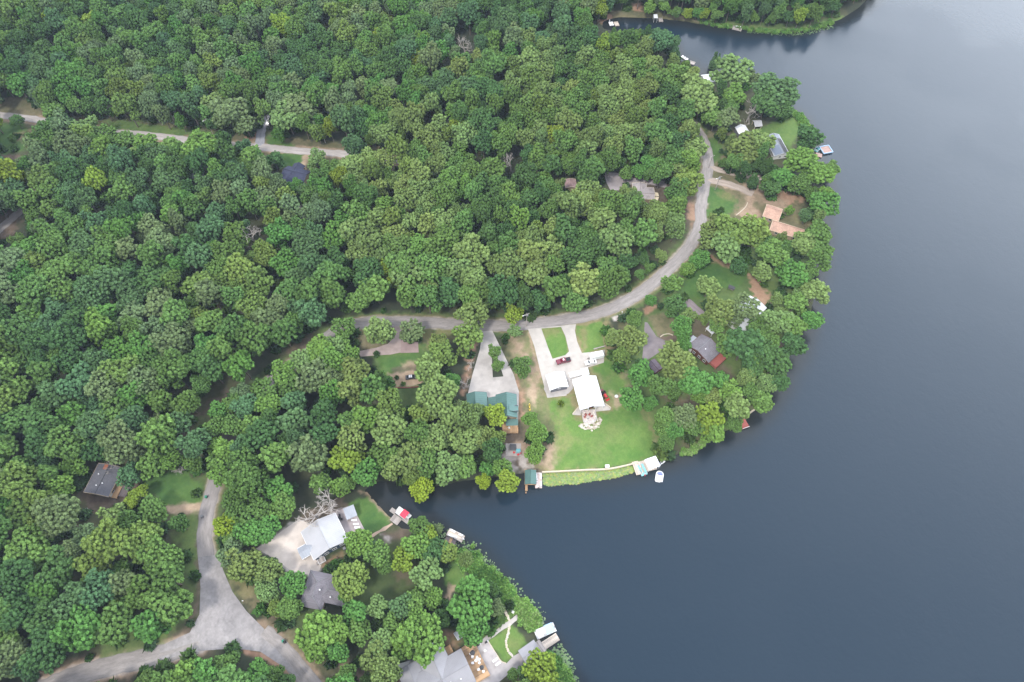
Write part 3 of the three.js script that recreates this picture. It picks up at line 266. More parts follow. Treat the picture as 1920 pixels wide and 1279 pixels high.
// white-roofed lake house, its garage and link
{
  const o = house('lake_house', 'large house with a bright white metal roof above the round stone patio', 'house', [1096, 704.5], [1110.5, 757], { wl: 4.7, wr: 4.7, eave: 3.0, rise: 1.7, over: 0.4, roof: R.white, wall: M.whiteMatte, metal: true, windows: [...winRow('r', [-4, -1, 2]), ...winRow('l', [-3.5, 0, 3]), ...winRow('b', [-2.6, 2.8], 1.5, 1.4, 1.4)], doors: [['b', 0, 2.2, 2.1, M.pane]] });
  const h = 0.5 * G(1096, 704.5, 4.7).distanceTo(G(1110.5, 757, 4.7));
  part(o, 'porch_roof', [slab([V(h - 2.6, 4.95, 0), V(h + 1.0, 4.75, 0), V(h + 1.0, 3.0, 4.8), V(h - 2.6, 3.2, 4.8)], 0.12), slab([V(h - 2.6, 4.95, 0), V(h + 1.0, 4.75, 0), V(h + 1.0, 3.0, -4.8), V(h - 2.6, 3.2, -4.8)], 0.12)], R.white);
  for (const z of [-4.4, -1.5, 1.5, 4.4]) part(o, 'post', bx(0.18, 3.0, 0.18, h + 0.8, 1.5, z), M.white);
  part(o, 'chimney_pipe', cyl(0.12, 0.12, 0.7, -h + 1.2, 3.6, 2.6, 8), M.alu);
  const l = new THREE.Group(); const link = thing('covered_breezeway', 'low white flat roof joining the white garage to the lake house', 'breezeway', G(1083, 700, 2.7).setY(0), heading(G(1061, 704), G(1087, 698)));
  part(link, 'roof', [bx(6.6, 0.16, 1.9, 0, 2.7, 0)], R.white); part(link, 'fascia', [bx(6.7, 0.22, 0.08, 0, 2.62, 1.0), bx(6.7, 0.22, 0.08, 0, 2.62, -1.0)], M.white); for (const x of [-3, 0, 3]) part(link, 'post', bx(0.14, 2.6, 0.14, x, 1.3, 0.8), M.white);
  const e = thing('entrance_porch', 'white square porch roof at the back of the lake house', 'porch', G(1097, 697, 2.9).setY(0), heading(G(1096, 704.5), G(1110.5, 757))); part(e, 'roof', [bx(3.0, 0.16, 2.9, 0, 2.9, 0)], R.white); part(e, 'fascia', [bx(0.08, 0.24, 3.0, -1.53, 2.84, 0), bx(3, 0.24, 0.08, 0, 2.84, 1.48)], M.white); for (const z of [-1.3, 1.3]) part(e, 'post', bx(0.14, 2.8, 0.14, -1.3, 1.4, z), M.white);
  const g = house('garage', 'small garage with white metal roof and grey gable end', 'garage', [1040.5, 697], [1049, 725.5], { wl: 3.6, wr: 3.6, eave: 2.6, rise: 1.3, over: 0.3, roof: R.white, wall: M.whiteMatte, gableMat: M.greyWall, metal: true, windows: [['b', 0, 2.2, 0.9, 0.5]], doors: [['a', 0, 3.4, 2.2, M.white]] });
  const w = thing('wing_walled_terrace', 'concrete terrace with slanting low walls at the front of the lake house', 'terrace', G(1109, 768).setY(0), 0);
  const f = (s) => wpts(s).map((p) => w.worldToLocal(p)); w.updateMatrixWorld(true);
  const flat = (s, y, d) => { const g2 = new THREE.ExtrudeGeometry(new THREE.Shape(f(s).map((p) => new THREE.Vector2(p.x, -p.z))), { depth: d, bevelEnabled: false }); return g2.rotateX(-Math.PI / 2).translate(0, y - d, 0); };
  part(w, 'slab', flat('1073,778 1087,761 1090,759 1131,753 1146,764 1144,769 1116,772 1116,762 1089,770 1089,779', 0.1, 0.2), M.concrete);
  const wallBit = (a, b) => { const [p, q] = f(a + ' ' + b), L = p.distanceTo(q); return bx(L, 0.5, 0.35, 0, 0.25, 0).rotateY(heading(p, q)).translate((p.x + q.x) / 2, 0, (p.z + q.z) / 2); };
  part(w, 'wing_wall', wallBit('1073.5,777', '1087,761'), M.wallStone); part(w, 'wing_wall', wallBit('1132,756', '1145,765'), M.wallStone);
  const pt = thing('round_patio', 'pale stone patio with rounded end and red chairs on it', 'patio', G(1104, 782).setY(0), 0); pt.updateMatrixWorld(true);
  const P = wpts('1089.5,770 1116,767 1119.4,784 1117.5,790 1112,794.5 1104,796.5 1098,795.6 1094,792 1092.3,786').map((p) => pt.worldToLocal(p)); const r = rng(15);
  part(pt, 'base', new THREE.ExtrudeGeometry(new THREE.Shape(P.map((p) => new THREE.Vector2(p.x, -p.z))), { depth: 0.14, bevelEnabled: false }).rotateX(-Math.PI / 2), M.slabGrey);
  const polyIn = (x, z) => inside(P, x, z) && edgeDist(P, x, z) > 0.3; const flags = [std([0.56, 0.46, 0.40], 0.9), std([0.62, 0.55, 0.49], 0.9), std([0.52, 0.44, 0.42], 0.9)];
  for (let z = -4; z < 4; z += 0.75) for (let x = -4; x < 4; x += 0.82) { const xx = x + (r() - 0.5) * 0.3 + (Math.round(z / 0.75) % 2) * 0.4, zz = z + (r() - 0.5) * 0.12; if (!polyIn(xx, zz)) continue; part(pt, 'paving_stone', bx(0.72, 0.08, 0.66, xx, 0.15 + r() * 0.02, zz, (r() - 0.5) * 0.2), flags[Math.floor(r() * 3)]); }
  const ring = wpts('1090.5,795 1096,800 1104,803.5 1110,804 1117,800 1122,794 1124,788'); const cv = new THREE.CatmullRomCurve3(ring); const rg = new THREE.IcosahedronGeometry(0.5, 1); { const a = rg.attributes.position; const rr = rng(8); for (let i = 0; i < a.count; i++) { const k = 1 + 0.25 * (vnoise(a.getX(i) * 4 + 9, a.getZ(i) * 4 + a.getY(i) * 3) - 0.5); a.setXYZ(i, a.getX(i) * k, a.getY(i) * 0.6 * k, a.getZ(i) * k); } rg.computeVertexNormals(); }
  const border = thing('rock_border', 'curved border of loose pale boulders round the end of the stone patio', 'rock border', G(1107, 800).setY(0), 0); border.updateMatrixWorld(true);
  for (let i = 0; i < 64; i++) { const p = border.worldToLocal(cv.getPointAt(r())), k = 0.5 + r() * 0.75; const m = part(border, 'stone', rg, r() < 0.5 ? M.rock : M.rockPale); m.position.set(p.x + (r() - 0.5) * 2.0, 0.1, p.z + (r() - 0.5) * 1.7); m.scale.set(k, k * (0.7 + r() * 0.4), k * (0.8 + r() * 0.4)); m.rotation.y = r() * 6; }
}
// green-roofed house
{
  const g1 = house('garage', 'green metal gabled garage beside the triangular driveway, half hidden by trees', 'garage', [890, 734], [892.2, 763], { wl: 4.5, wr: 3.2, eave: 2.8, rise: 1.6, over: 0.4, roof: R.green, wall: M.tanWall, metal: true, trim: M.greenWall, doors: [['a', -1.5, 2.8, 2.2, M.white], ['a', 1.6, 2.4, 2.2, M.white]] });
  const o = house('green_roofed_house', 'house with teal green metal roof and wooden back deck', 'house', [949.5, 735], [951, 779], { wl: 3.8, wr: 4.1, eave: 4.2, rise: 2.2, over: 0.4, roof: R.green, wall: M.tanWall, metal: true, trim: M.greenWall, windows: [...winRow('l', [-3, 0.5, 4], 1.5), ...winRow('r', [-3, 0.5, 4], 1.5), ['b', 0, 4.2, 1.6, 1.2], ['b', -1.6, 1.6, 1.6, 1.4]] });
  o.updateMatrixWorld(true); const L = G(949.5, 735, 6.4).distanceTo(G(951, 779, 6.4)), h = L / 2;
  // local +z points left in the photograph here: +x runs towards the lake
  const sgn = -1; 
  part(o, 'lean_to_roof', slab([V(-h + 0.6, 4.1, 4.1), V(h - 2.2, 4.1, 4.1), V(h - 2.2, 3.1, 7.1), V(-h + 0.6, 3.1, 7.1)], 0.14), R.green); part(o, 'wall', [bx(L - 3.4, 3.1, 0.16, -0.8, 1.55, 6.7)], M.tanWall);
  const sm = part(o, 'roof_seams', seams([V(-h + 0.6, 4.1, 4.1), V(h - 2.2, 4.1, 4.1), V(h - 2.2, 3.1, 7.1), V(-h + 0.6, 3.1, 7.1)], L - 2.8, 0.9, 0.1), R.green); sm.userData.kind = 'stuff';
  part(o, 'dormer_roof', slab([V(0.2, 6.15, -0.8), V(2.8, 6.15, -0.8), V(2.8, 4.9, -4.3), V(0.2, 4.9, -4.3)], 0.14), R.green); part(o, 'dormer_wall', [bx(0.1, 1.1, 2.6, 0.35, 4.95, -2.8), bx(0.1, 1.1, 2.6, 2.65, 4.95, -2.8)], M.greyWall);
  part(o, 'porch_roof', slab([V(h + 0.05, 3.3, -4.0), V(h + 0.05, 3.3, 0.6), V(h + 2.6, 2.8, 0.6), V(h + 2.6, 2.8, -4.0)], 0.12), R.green); for (const z of [-3.8, 0.3]) part(o, 'post', bx(0.16, 2.7, 0.16, h + 2.4, 1.35, z), W.tan);
  deckOn(o, h - 0.2, h + 4.8, -4.0, 2.0, 0.7, W.tan, 'z'); railing(o, [[h + 2.7, -4.0], [h + 4.8, -4.0], [h + 4.8, 2.0]], 0.7, 1.0, W.tan);
}
// grey gabled blue house with porch, pavilion
{
  const o = house('blue_house', 'blue house with large pale grey metal gable roof beside the gravel yard', 'house', [592.8, 975.5], [617.8, 1028], { wl: 6.4, wr: 6.4, eave: 3.4, rise: 2.6, over: 0.5, roof: R.grey, wall: M.blueWall, metal: true, step: 0.6, windows: [...winRow('b', [-3.8, -1, 2], 1.6, 1.5, 1.3), ...winRow('l', [-3, 1], 1.6), ...winRow('r', [-4, 1, 4], 1.6), ['b', 0, 4.2, 1, 0.9]], doors: [['r', -1, 1.1, 2.1, M.white], ['b', 4.2, 1.0, 2.1, M.white]] });
  o.updateMatrixWorld(true); const L = G(592.8, 975.5, 6).distanceTo(G(617.8, 1028, 6)), h = L / 2;
  gableBlock(o, { L: 4.6, cx: 1.0, cz: 7.4, turn: Math.PI / 2, wl: 2.1, wr: 2.1, eave: 3.0, rise: 1.25, over: 0.35, roof: R.paleGrey, wall: M.blueWall, metal: true, open: true });
  deckOn(o, h - 0.4, h + 1.6, 3.2, 5.6, 0.8, W.grey, 'z'); railing(o, [[h - 0.3, 5.6], [h + 1.6, 5.6], [h + 1.6, 3.2], [h - 0.3, 3.2]], 0.8, 0.95, M.white); part(o, 'step', [bx(1.1, 0.14, 0.5, h + 0.6, 0.5, 5.9), bx(1.1, 0.14, 0.4, h + 0.6, 0.22, 6.3)], W.grey);
  part(o, 'air_conditioner', [rbx(0.9, 0.8, 0.9, h + 0.8, 0.4, -3.8)], M.midGrey);
  const p = thing('patio_pavilion', 'small pavilion with flat grey metal roof at the patio corner', 'pavilion', G(656.5, 960.5, 2.9).setY(0), heading(G(643, 955.7), G(661, 948)));
  part(p, 'roof', slab([V(-1.9, 3.15, -2.1), V(1.9, 3.15, -2.1), V(1.9, 2.75, 2.1), V(-1.9, 2.75, 2.1)], 0.14), R.paleGrey); part(p, 'roof_seams', seams([V(-1.9, 3.15, -2.1), V(1.9, 3.15, -2.1), V(1.9, 2.75, 2.1), V(-1.9, 2.75, 2.1)], 3.8, 0.6), R.paleGrey).userData.kind = 'stuff'; for (const x of [-1.7, 1.7]) for (const z of [-1.8, 1.8]) part(p, 'post', bx(0.16, 2.75, 0.16, x, 1.37, z), W.grey);
  const fw = thing('privacy_fence', 'low board fence between the blue house and the pavilion', 'fence', G(634, 956.5).setY(0), heading(G(625, 960), G(643, 954))); part(fw, 'rail', [bx(3.6, 0.1, 0.06, 0, 0.4, 0), bx(3.6, 0.1, 0.06, 0, 1.3, 0)], W.grey); for (let i = 0; i < 15; i++) part(fw, 'board', bx(0.2, 1.6, 0.04, -1.75 + i * 0.25, 0.8, 0.06), W.grey);
}
// dark roofs
{
  const c = house('cabin', 'brown cabin with dark grey shingle roof and red deck in the trees', 'cabin', [1333.6, 634.5], [1308, 657.5], { wl: 6.2, wr: 4.4, eave: 3.1, rise: 1.9, over: 0.5, roof: R.hip, wall: M.brownWall, trim: M.brownWall, cap: M.midGrey, windows: [...winRow('b', [-4, -1.5, 1.2], 1.6), ...winRow('l', [-2, 1.5], 1.6)], doors: [['b', 3, 1, 2.1, M.whiteMatte]], vents: [[1.2, -1.6]] });
  const h = 0.5 * G(1333.6, 634.5, 5).distanceTo(G(1308, 657.5, 5)); deckOn(c, -h + 0.2, h - 1.2, -9.4, -5.6, 1.2, W.red, 'x'); railing(c, [[-h + 0.2, -5.8], [-h + 0.2, -9.4], [h - 1.2, -9.4], [h - 1.2, -5.8]], 1.2, 0.95, W.rust);
  part(c, 'porch_roof', slab([V(h - 1.2, 2.9, 3.6), V(-h + 2.6, 2.9, 3.6), V(-h + 2.6, 2.5, 6.4), V(h - 1.2, 2.5, 6.4)], 0.12), R.paleGrey); for (const x of [-h + 2.8, h - 1.4]) part(c, 'post', bx(0.14, 2.5, 0.14, x, 1.25, 6.2), M.brownWall);
  house('shed', 'low shed with dark purple metal roof at the end of the gravel drive', 'shed', [1220, 676], [1236, 694], { wl: 2.0, wr: 2.0, eave: 2.1, rise: 0.35, over: 0.25, roof: R.purple, wall: M.barn, metal: true, trim: M.barn });
  const d = house('cabin', 'cabin with weathered dark grey roof in the lower left wood', 'cabin', [206, 871], [178, 926], { wl: 4.6, wr: 5.0, eave: 2.9, rise: 1.0, over: 0.5, roof: R.dark2, wall: M.tanWall, trim: M.tanWall, cap: M.darkGrey, windows: winRow('l', [-3, 0, 3], 1.5), doors: [['l', 4.4, 1, 2.1]], vents: [[-1.5, 2.4], [1.5, -0.8], [2.6, 1.0]] });
  const hd = 0.5 * G(206, 871, 3.9).distanceTo(G(178, 926, 3.9)); deckOn(d, -hd + 0.4, hd - 0.4, -6.4, -4.4, 1.0, W.tan, 'x'); deckOn(d, -2.2, hd - 1.4, -9.2, -6.5, 0.8, W.dark, 'x'); railing(d, [[-2.2, -6.6], [-2.2, -9.2], [hd - 1.4, -9.2], [hd - 1.4, -6.6]], 0.8, 0.9, W.dark); part(d, 'rust_patch', slab([V(-hd + 0.2, 3.93, 0.4), V(-hd + 2.0, 3.93, 0.4), V(-hd + 2.0, 3.6, 2.0), V(-hd + 0.2, 3.6, 2.0)], 0.02), M.rust, 'rust-coloured patch near the roof edge');
  // hip-roofed house
  const A = G(591, 1092, 4.6), B = G(592, 1117, 4.6), ctr = A.clone().lerp(B, 0.5).setY(0); const hip = thing('hip_roofed_house', 'house with dark grey hip roof beside the gravel yard', 'house', ctr, heading(A, B));
  const hipBlock = (cx, cz, hx, hz, E, H, k, turn) => { const top = [V(-hx + k, H, 0), V(hx - k, H, 0)], c4 = [V(-hx, E, -hz), V(hx, E, -hz), V(hx, E, hz), V(-hx, E, hz)]; const f = (g) => g.rotateY(turn).translate(cx, 0, cz); part(hip, 'roof_slope', f(slab([top[0], top[1], c4[2], c4[3]], 0.14)), R.hip); part(hip, 'roof_slope', f(slab([top[1], top[0], c4[0], c4[1]], 0.14)), R.hip); for (const [t, a, b] of [[top[1], c4[1], c4[2]], [top[0], c4[3], c4[0]]]) { part(hip, 'roof_slope', f(slab([t, t.clone().lerp(a, 0.001), a, b].length ? [t, t.clone().lerp(b, 0.002), b, a] : [], 0.14)), R.hip); } for (const t of [0, 1]) for (const c of t ? [c4[1], c4[2]] : [c4[0], c4[3]]) part(hip, 'hip_cap', f(rod(top[t].clone().setY(H + 0.03), c.clone().setY(E + 0.05), 0.1, 0.1, 5)), M.midGrey); part(hip, 'ridge_cap', f(rod(top[0].clone().setY(H + 0.03), top[1].clone().setY(H + 0.03), 0.1, 0.1, 5)), M.midGrey); part(hip, 'wall', f(mergeGeometries([bx(2 * hx - 1, E - 0.1, 0.16, 0, E / 2, hz - 0.5), bx(2 * hx - 1, E - 0.1, 0.16, 0, E / 2, -hz + 0.5), bx(0.16, E - 0.1, 2 * hz - 1.2, hx - 0.5, E / 2, 0), bx(0.16, E - 0.1, 2 * hz - 1.2, -hx + 0.5, E / 2, 0)])), M.tanWall); };
  const tilt = -0.38; hipBlock(0, 0.2, 5.8, 4.0, 3.0, 4.7, 3.4, tilt); hipBlock(1.6, -5.6, 5.0, 3.9, 2.9, 4.4, 3.2, tilt + Math.PI / 2); for (const [x, y, z] of [[0.6, 4.6, -1.4], [3.4, 4.1, -4.6]]) part(hip, 'roof_vent', [cyl(0.16, 0.16, 0.7, x, y - 0.4, z, 8), cyl(0.28, 0.22, 0.14, x, y + 0.3, z, 8)], M.white);
  house('navy_roofed_house', 'house with navy blue shingle roof in front of a square lawn', 'house', [531, 316.5], [575, 327], { wl: 4.0, wr: 5.4, eave: 2.9, rise: 1.9, over: 0.5, roof: R.navy, wall: M.tanWall, trim: M.darkGrey, windows: winRow('l', [-4, -1, 3], 1.5) }); 
  const n2 = scene.children[scene.children.length - 1]; gableBlock(n2, { L: 8, cx: -1.2, cz: -2.4, turn: Math.PI / 2, wl: 2.8, wr: 2.8, eave: 2.9, rise: 1.5, over: 0.4, roof: R.navy, wall: M.tanWall, trim: M.darkGrey });
  house('shed', 'small grey-blue roofed shed glimpsed through the upper left trees', 'shed', [366, 314], [370, 330], { wl: 2.6, wr: 2.6, eave: 2.4, rise: 0.9, over: 0.3, roof: R.paleGrey, wall: M.tanWall, metal: true });
}
// houses of the point, from the shore road up
{
  const o = house('white_roofed_house', 'house with pale grey-white roof overhung by trees on the point', 'house', [1421, 561], [1378, 607], { wl: 4.8, wr: 4.8, eave: 3.1, rise: 1.3, over: 0.5, roof: R.greyWhite, wall: M.whiteMatte, metal: true, windows: [...winRow('l', [-5, -1, 3]), ...winRow('b', [-2, 2])] });
  house('carport', 'small white carport roof left of the pale roof under trees', 'carport', [1329, 611], [1341, 622], { wl: 1.5, wr: 1.5, eave: 2.3, rise: 0.4, over: 0.2, roof: R.greyWhite, wall: M.whiteMatte, metal: true, open: true });
  const t = house('terracotta_roofed_house', 'L-shaped house with terracotta shingle roof near the shore', 'house', [1436.5, 387], [1466.5, 396.5], { wl: 3.0, wr: 4.9, eave: 2.8, rise: 1.4, over: 0.5, roof: R.terra, wall: M.tanWall, trim: M.cream, windows: winRow('r', [-3, 0], 1.5) });
  t.updateMatrixWorld(true); const q = local(t, G(1479, 423, 3.9)); gableBlock(t, { L: 14.5, cx: q.x, cz: q.z, turn: 0.02, wl: 1.6, wr: 4.6, eave: 2.7, rise: 1.2, over: 0.45, roof: R.terra, wall: M.tanWall, trim: M.cream, windows: winRow('r', [-4, 0, 4], 1.5) });
  const l = house('long_house', 'long narrow house with pale grey roof and dark strip along the ridge', 'house', [1451, 249.5], [1471, 287], { wl: 3.0, wr: 4.6, eave: 2.7, rise: 1.2, over: 0.4, roof: metal([0.24, 0.265, 0.31], 57, 0.6), wall: M.whiteMatte, metal: true, windows: [...winRow('b', [-1.2, 1.4], 1.4, 1, 1), ...winRow('r', [-5, 0, 5])] });
  const hl = 0.5 * G(1451, 249.5, 3.9).distanceTo(G(1471, 287, 3.9)); part(l, 'dark_panel', slab([V(-hl + 3.5, 3.93, -0.25), V(hl - 0.4, 3.93, -0.25), V(hl - 0.4, 2.98, -2.6), V(-hl + 3.5, 2.98, -2.6)], 0.03), M.darkGrey); part(l, 'dark_panel', slab([V(hl - 6, 3.85, 0.6), V(hl - 0.5, 3.85, 0.6), V(hl - 0.5, 2.9, 4.2), V(hl - 6, 2.9, 4.2)], 0.03), std([0.13, 0.16, 0.22], 0.5));
  house('storage_shed', 'white-roofed storage shed beside a dead tree', 'shed', [1389, 233], [1397, 246], { wl: 2.7, wr: 2.7, eave: 2.6, rise: 1.2, over: 0.25, roof: R.white, wall: M.greyWall, metal: true, trim: M.whiteMatte }); house('open_shelter', 'small grey-roofed shelter at the corner of the light green lawn', 'shelter', [1414, 227.5], [1428, 226.5], { wl: 1.6, wr: 2.6, eave: 2.4, rise: 0.9, over: 0.25, roof: R.grey, wall: M.cream, metal: true, open: true, postMat: M.cream });
  house('shore_cottage', 'white-roofed cottage half hidden by trees on the northern tip', 'cottage', [1318, 143.5], [1342, 140.5], { wl: 2.6, wr: 3.4, eave: 2.6, rise: 1.1, over: 0.3, roof: R.white, wall: M.whiteMatte, metal: true });
  const n = house('tan_roofed_house', 'house with tan shingle roof below the gravel yard, partly under trees', 'house', [1200.5, 341], [1201.5, 368], { wl: 3.1, wr: 3.6, eave: 2.8, rise: 0.9, over: 0.4, roof: R.tan, wall: M.tanWall, trim: M.cream });
  n.updateMatrixWorld(true); const k = local(n, G(1208, 365, 3.2)); gableBlock(n, { L: 9.5, cx: k.x, cz: k.z, turn: -Math.PI / 2 + 0.02, wl: 2.4, wr: 5.0, eave: 2.9, rise: 1.2, over: 0.4, roof: R.tan, wall: M.tanWall, trim: M.cream });
  const aw = thing('patio_awning', 'pale yellow awning on the end of the tan-roofed house', 'awning', G(1229, 368, 2.4).setY(0), 0); part(aw, 'canopy', [slab([V(-1.4, 2.6, -2.6), V(1.5, 2.3, -2.2), V(1.7, 2.3, -0.1), V(-1.3, 2.6, 0)], 0.08), slab([V(-1.4, 2.55, 0.3), V(1.7, 2.3, 0.3), V(0.8, 2.3, 2.6), V(-1.6, 2.55, 3.0)], 0.08)], M.cream); for (const z of [-2.0, 2.2]) part(aw, 'post', bx(0.12, 2.3, 0.12, z < 0 ? 1.4 : 0.7, 1.15, z), M.whiteMatte);
  house('outbuilding', 'small pinkish-roofed outbuilding left of the gravel yard in the wood', 'outbuilding', [1069, 334], [1071, 350], { wl: 2.6, wr: 2.6, eave: 2.6, rise: 0.7, over: 0.3, roof: R.pink, wall: M.tanWall, trim: M.cream });
}
// the house at the lower edge with deck and boathouse
{
  const A = G(878, 1245.5, 5), B = G(790, 1297, 5), o = house('grey_roofed_house', 'large house with smooth grey metal roof at the lower edge beside the wooden deck', 'house', [790, 1297], [878, 1245.5], { wl: 5.3, wr: 5.3, eave: 3.2, rise: 1.5, over: 0.4, roof: R.greyLow, wall: M.greyWall, metal: true, step: 0.5, trim: M.midGrey, windows: [...winRow('b', [-2.5, 2.2], 1.5, 1.8, 1.8)], vents: [[1.0, 2.0], [4.2, 2.6]] });
  o.updateMatrixWorld(true); const q = loc(o, 800, 1255, 4), h = A.distanceTo(B) / 2;
  gableBlock(o, { L: 13, cx: -1.0, cz: -5.2, turn: Math.PI / 2, wl: 4.4, wr: 4.4, eave: 3.1, rise: 1.6, over: 0.4, roof: R.greyLow, wall: M.greyWall, metal: true, step: 0.5, trim: M.midGrey }); gableBlock(o, { L: 12, cx: -9, cz: -3.0, turn: Math.PI / 2, wl: 3.6, wr: 3.6, eave: 2.8, rise: 1.0, over: 0.3, roof: R.greyLow, wall: M.greyWall, metal: true, step: 0.5, trim: M.midGrey });
  deckOn(o, h - 0.3, h + 4.6, -5.6, 5.8, 0.9, W.tan, 'z'); railing(o, [[h + 0.2, -5.6], [h + 4.6, -5.6], [h + 4.6, 5.8], [h - 0.2, 5.8]], 0.9, 0.95, W.tan, 0.9); deckOn(o, 3.6, 5.4, -8.2, -5.8, 0.8, W.tan, 'x'); railing(o, [[3.6, -6], [3.6, -8.2], [5.4, -8.2], [5.4, -6]], 0.8, 0.9, W.tan);
  const bA = G(980, 1234, 3.6), bB = G(1009, 1213.5, 3.6); const bh = house('boathouse', 'boathouse with plain grey metal roof where the concrete patio meets the lake', 'boathouse', [980, 1234.5], [1009.5, 1213.5], { wl: 2.6, wr: 2.6, eave: 3.0, rise: 0.5, over: 0.25, roof: R.greyLow, wall: M.greyWall, metal: true, step: 0.5, trim: M.midGrey, doors: [['b', 0, 2.2, 2.1, M.white]] });
  house('garden_shed', 'tiny shed with pale blue-grey roof under the big round tree', 'shed', [856.5, 1183], [864.5, 1196], { wl: 1.2, wr: 1.2, eave: 2.2, rise: 0.25, over: 0.15, roof: R.paleGrey, wall: M.greyWall, metal: true });
}
// ---------------------------------------------------------------- docks
function dock(name, label, a, b, w, y, mat, posts = true, group) { // deck from a to b (centre line, pixels)
  const A = G(...a, y), B = G(...b, y), c = A.clone().lerp(B, 0.5), o = thing(name, label, 'dock', [c.x, 0, c.z], heading(A, B), group), L = A.distanceTo(B); deckOn(o, -L / 2, L / 2, -w / 2, w / 2, y, mat, 'z', posts); return o;
}
{
  const d1 = dock('boat_dock', 'weathered grey wooden dock at the cove holding the red-topped boat', [737.5, 980], [747, 968], 3.4, 0.15, W.grey); d1.updateMatrixWorld(true); { const h = 0.5 * G(737.5, 980, 0.15).distanceTo(G(747, 968, 0.15)); deckOn(d1, h - 0.4, h + 1.2, -3.9, -1.75, 0.14, W.grey, 'x'); deckOn(d1, h - 0.4, h + 1.2, 1.75, 4.6, 0.14, W.grey, 'x'); }
  const d2 = dock('boat_dock', 'small dark plank dock with pale middle strip below a white boat', [843, 1018], [847, 1008], 3.9, 0.15, W.dark); { const h = 1.1; deckOn(d2, -h, h, -0.45, 0.45, 0.2, W.tan, 'z', false); }
  const d3 = dock('boat_dock', 'wooden slip dock with green metal roof below the fire pit', [994.5, 909], [994.5, 880], 4.2, 0.1, W.tan); d3.updateMatrixWorld(true); { const A = local(d3, G(994.8, 907, 3)), B = local(d3, G(994.8, 880.5, 3)), c = A.clone().lerp(B, 0.5); gableBlock(d3, { L: A.distanceTo(B), cx: c.x, cz: c.z, turn: heading(A, B), wl: 1.95, wr: 1.95, eave: 2.5, rise: 0.6, over: 0.2, roof: R.green, wall: W.tan, metal: true, step: 0.6, open: true, postMat: W.tan, trim: M.greenWall }); part(d3, 'mooring_pile', cyl(0.2, 0.2, 2.4, A.x - 2.4, -1.6, -1.6, 8), W.tan); deckOn(d3, -5.2, -2.9, -1.9, -1.0, 0.1, W.tan, 'x'); }
  const d4 = dock('boat_dock', 'tan boat dock with white flat roof at the corner of the bright lawn', [1218, 883], [1210.5, 862.5], 6.0, 0.2, W.pale); void 0;
  { d4.updateMatrixWorld(true); const c = local(d4, G(1223.5, 868, 2.7)), A = G(1208, 861.4, 2.7), B = G(1228.8, 854, 2.7), t = heading(local(d4, A), local(d4, B)); const wR = A.distanceTo(B), dR = A.distanceTo(G(1218, 880, 2.7)); deckOn(d4, -2.6, 2.6, -5.2, -2.9, 0.22, W.pale, 'z');
    part(d4, 'roof', [slab([V(-wR / 2, 2.85, -dR / 2), V(0, 2.95, -dR / 2), V(0, 2.95, dR / 2), V(-wR / 2, 2.7, dR / 2)], 0.14), slab([V(0, 2.95, -dR / 2), V(wR / 2, 2.85, -dR / 2), V(wR / 2, 2.7, dR / 2), V(0, 2.95, dR / 2)], 0.14)].map((g) => g.rotateY(t).translate(c.x, 0, c.z)), R.white); for (const x of [-wR / 2 + 0.2, wR / 2 - 0.2]) for (const z of [-dR / 2 + 0.2, dR / 2 - 0.2]) part(d4, 'post', bx(0.14, 2.6, 0.14, x, 1.4, z).rotateY(t).translate(c.x, 0, c.z), M.white); }
  const d5 = dock('boat_dock', 'red painted swim dock poking out from under the shore trees', [1388, 797], [1401, 792.5], 3.6, 0.2, W.red); railing(d5, [[-1.5, 1.8], [1.4, 1.8]], 0.2, 0.6, M.white); 
  const d6 = dock('boat_dock', 'covered boat slip with pinkish deck and light blue frame on the east shore', [1540.5, 282], [1557, 279], 4.4, 0.15, W.pinkish); part(d6, 'slip_frame', [bx(0.3, 0.5, 4.6, -2.3, 0.2, 0), bx(0.3, 0.5, 4.6, 2.5, 0.2, 0), bx(5, 0.5, 0.3, 0, 0.2, -2.35), bx(5, 0.5, 0.3, 0, 0.2, 2.35)], M.paleBlueCanvas); dock('swim_platform', 'small square pinkish swim platform beside the covered boat slip', [1529.5, 289], [1541.5, 292], 2.4, 0.1, W.pinkish);
  const d7 = dock('boat_dock', 'white dock in the middle of the far shore', [1374, 51], [1391, 55], 3.6, 0.2, W.grey); part(d7, 'bench', [bx(1.6, 0.5, 0.7, -0.5, 0.45, -1.2), bx(0.5, 0.8, 0.5, 1.4, 0.6, -1.0)], M.white);
  const d8 = dock('boat_dock', 'paired white docks at the head of the far cove', [1235, 37], [1243, 37], 3.4, 0.2, W.grey); part(d8, 'roof', [bx(2.2, 0.14, 3.4, -3.3, 2.4, 0)], R.white); for (const x of [-4.2, -2.4]) for (const z of [-1.5, 1.5]) part(d8, 'post', bx(0.12, 3.2, 0.12, x, 0.9, z), M.white);
  const d9 = dock('boat_dock', 'white dock with small boat lift at the mouth of the far cove', [1152, 45], [1160, 44], 3.8, 0.2, W.pale); part(d9, 'lift', [bx(2.4, 0.3, 3.2, -3.0, 0.3, -0.4), bx(0.4, 1.2, 0.4, -3.4, 0.8, -2.6)], M.white);
  const d10 = dock('boat_dock', 'grey dock with white boat at the tree-covered northern shore', [1293, 116], [1303, 119], 2.6, 0.2, W.grey);
  const dB = dock('boat_dock', 'dock with concrete-grey float beside the boathouse', [1019.5, 1211], [1046, 1193.5], 2.5, 0.18, W.pale); const dB2 = dock('boat_dock', 'narrow weathered landing in front of the boathouse', [1021.5, 1222], [1007.5, 1201.5], 1.6, 0.3, W.grey);
}
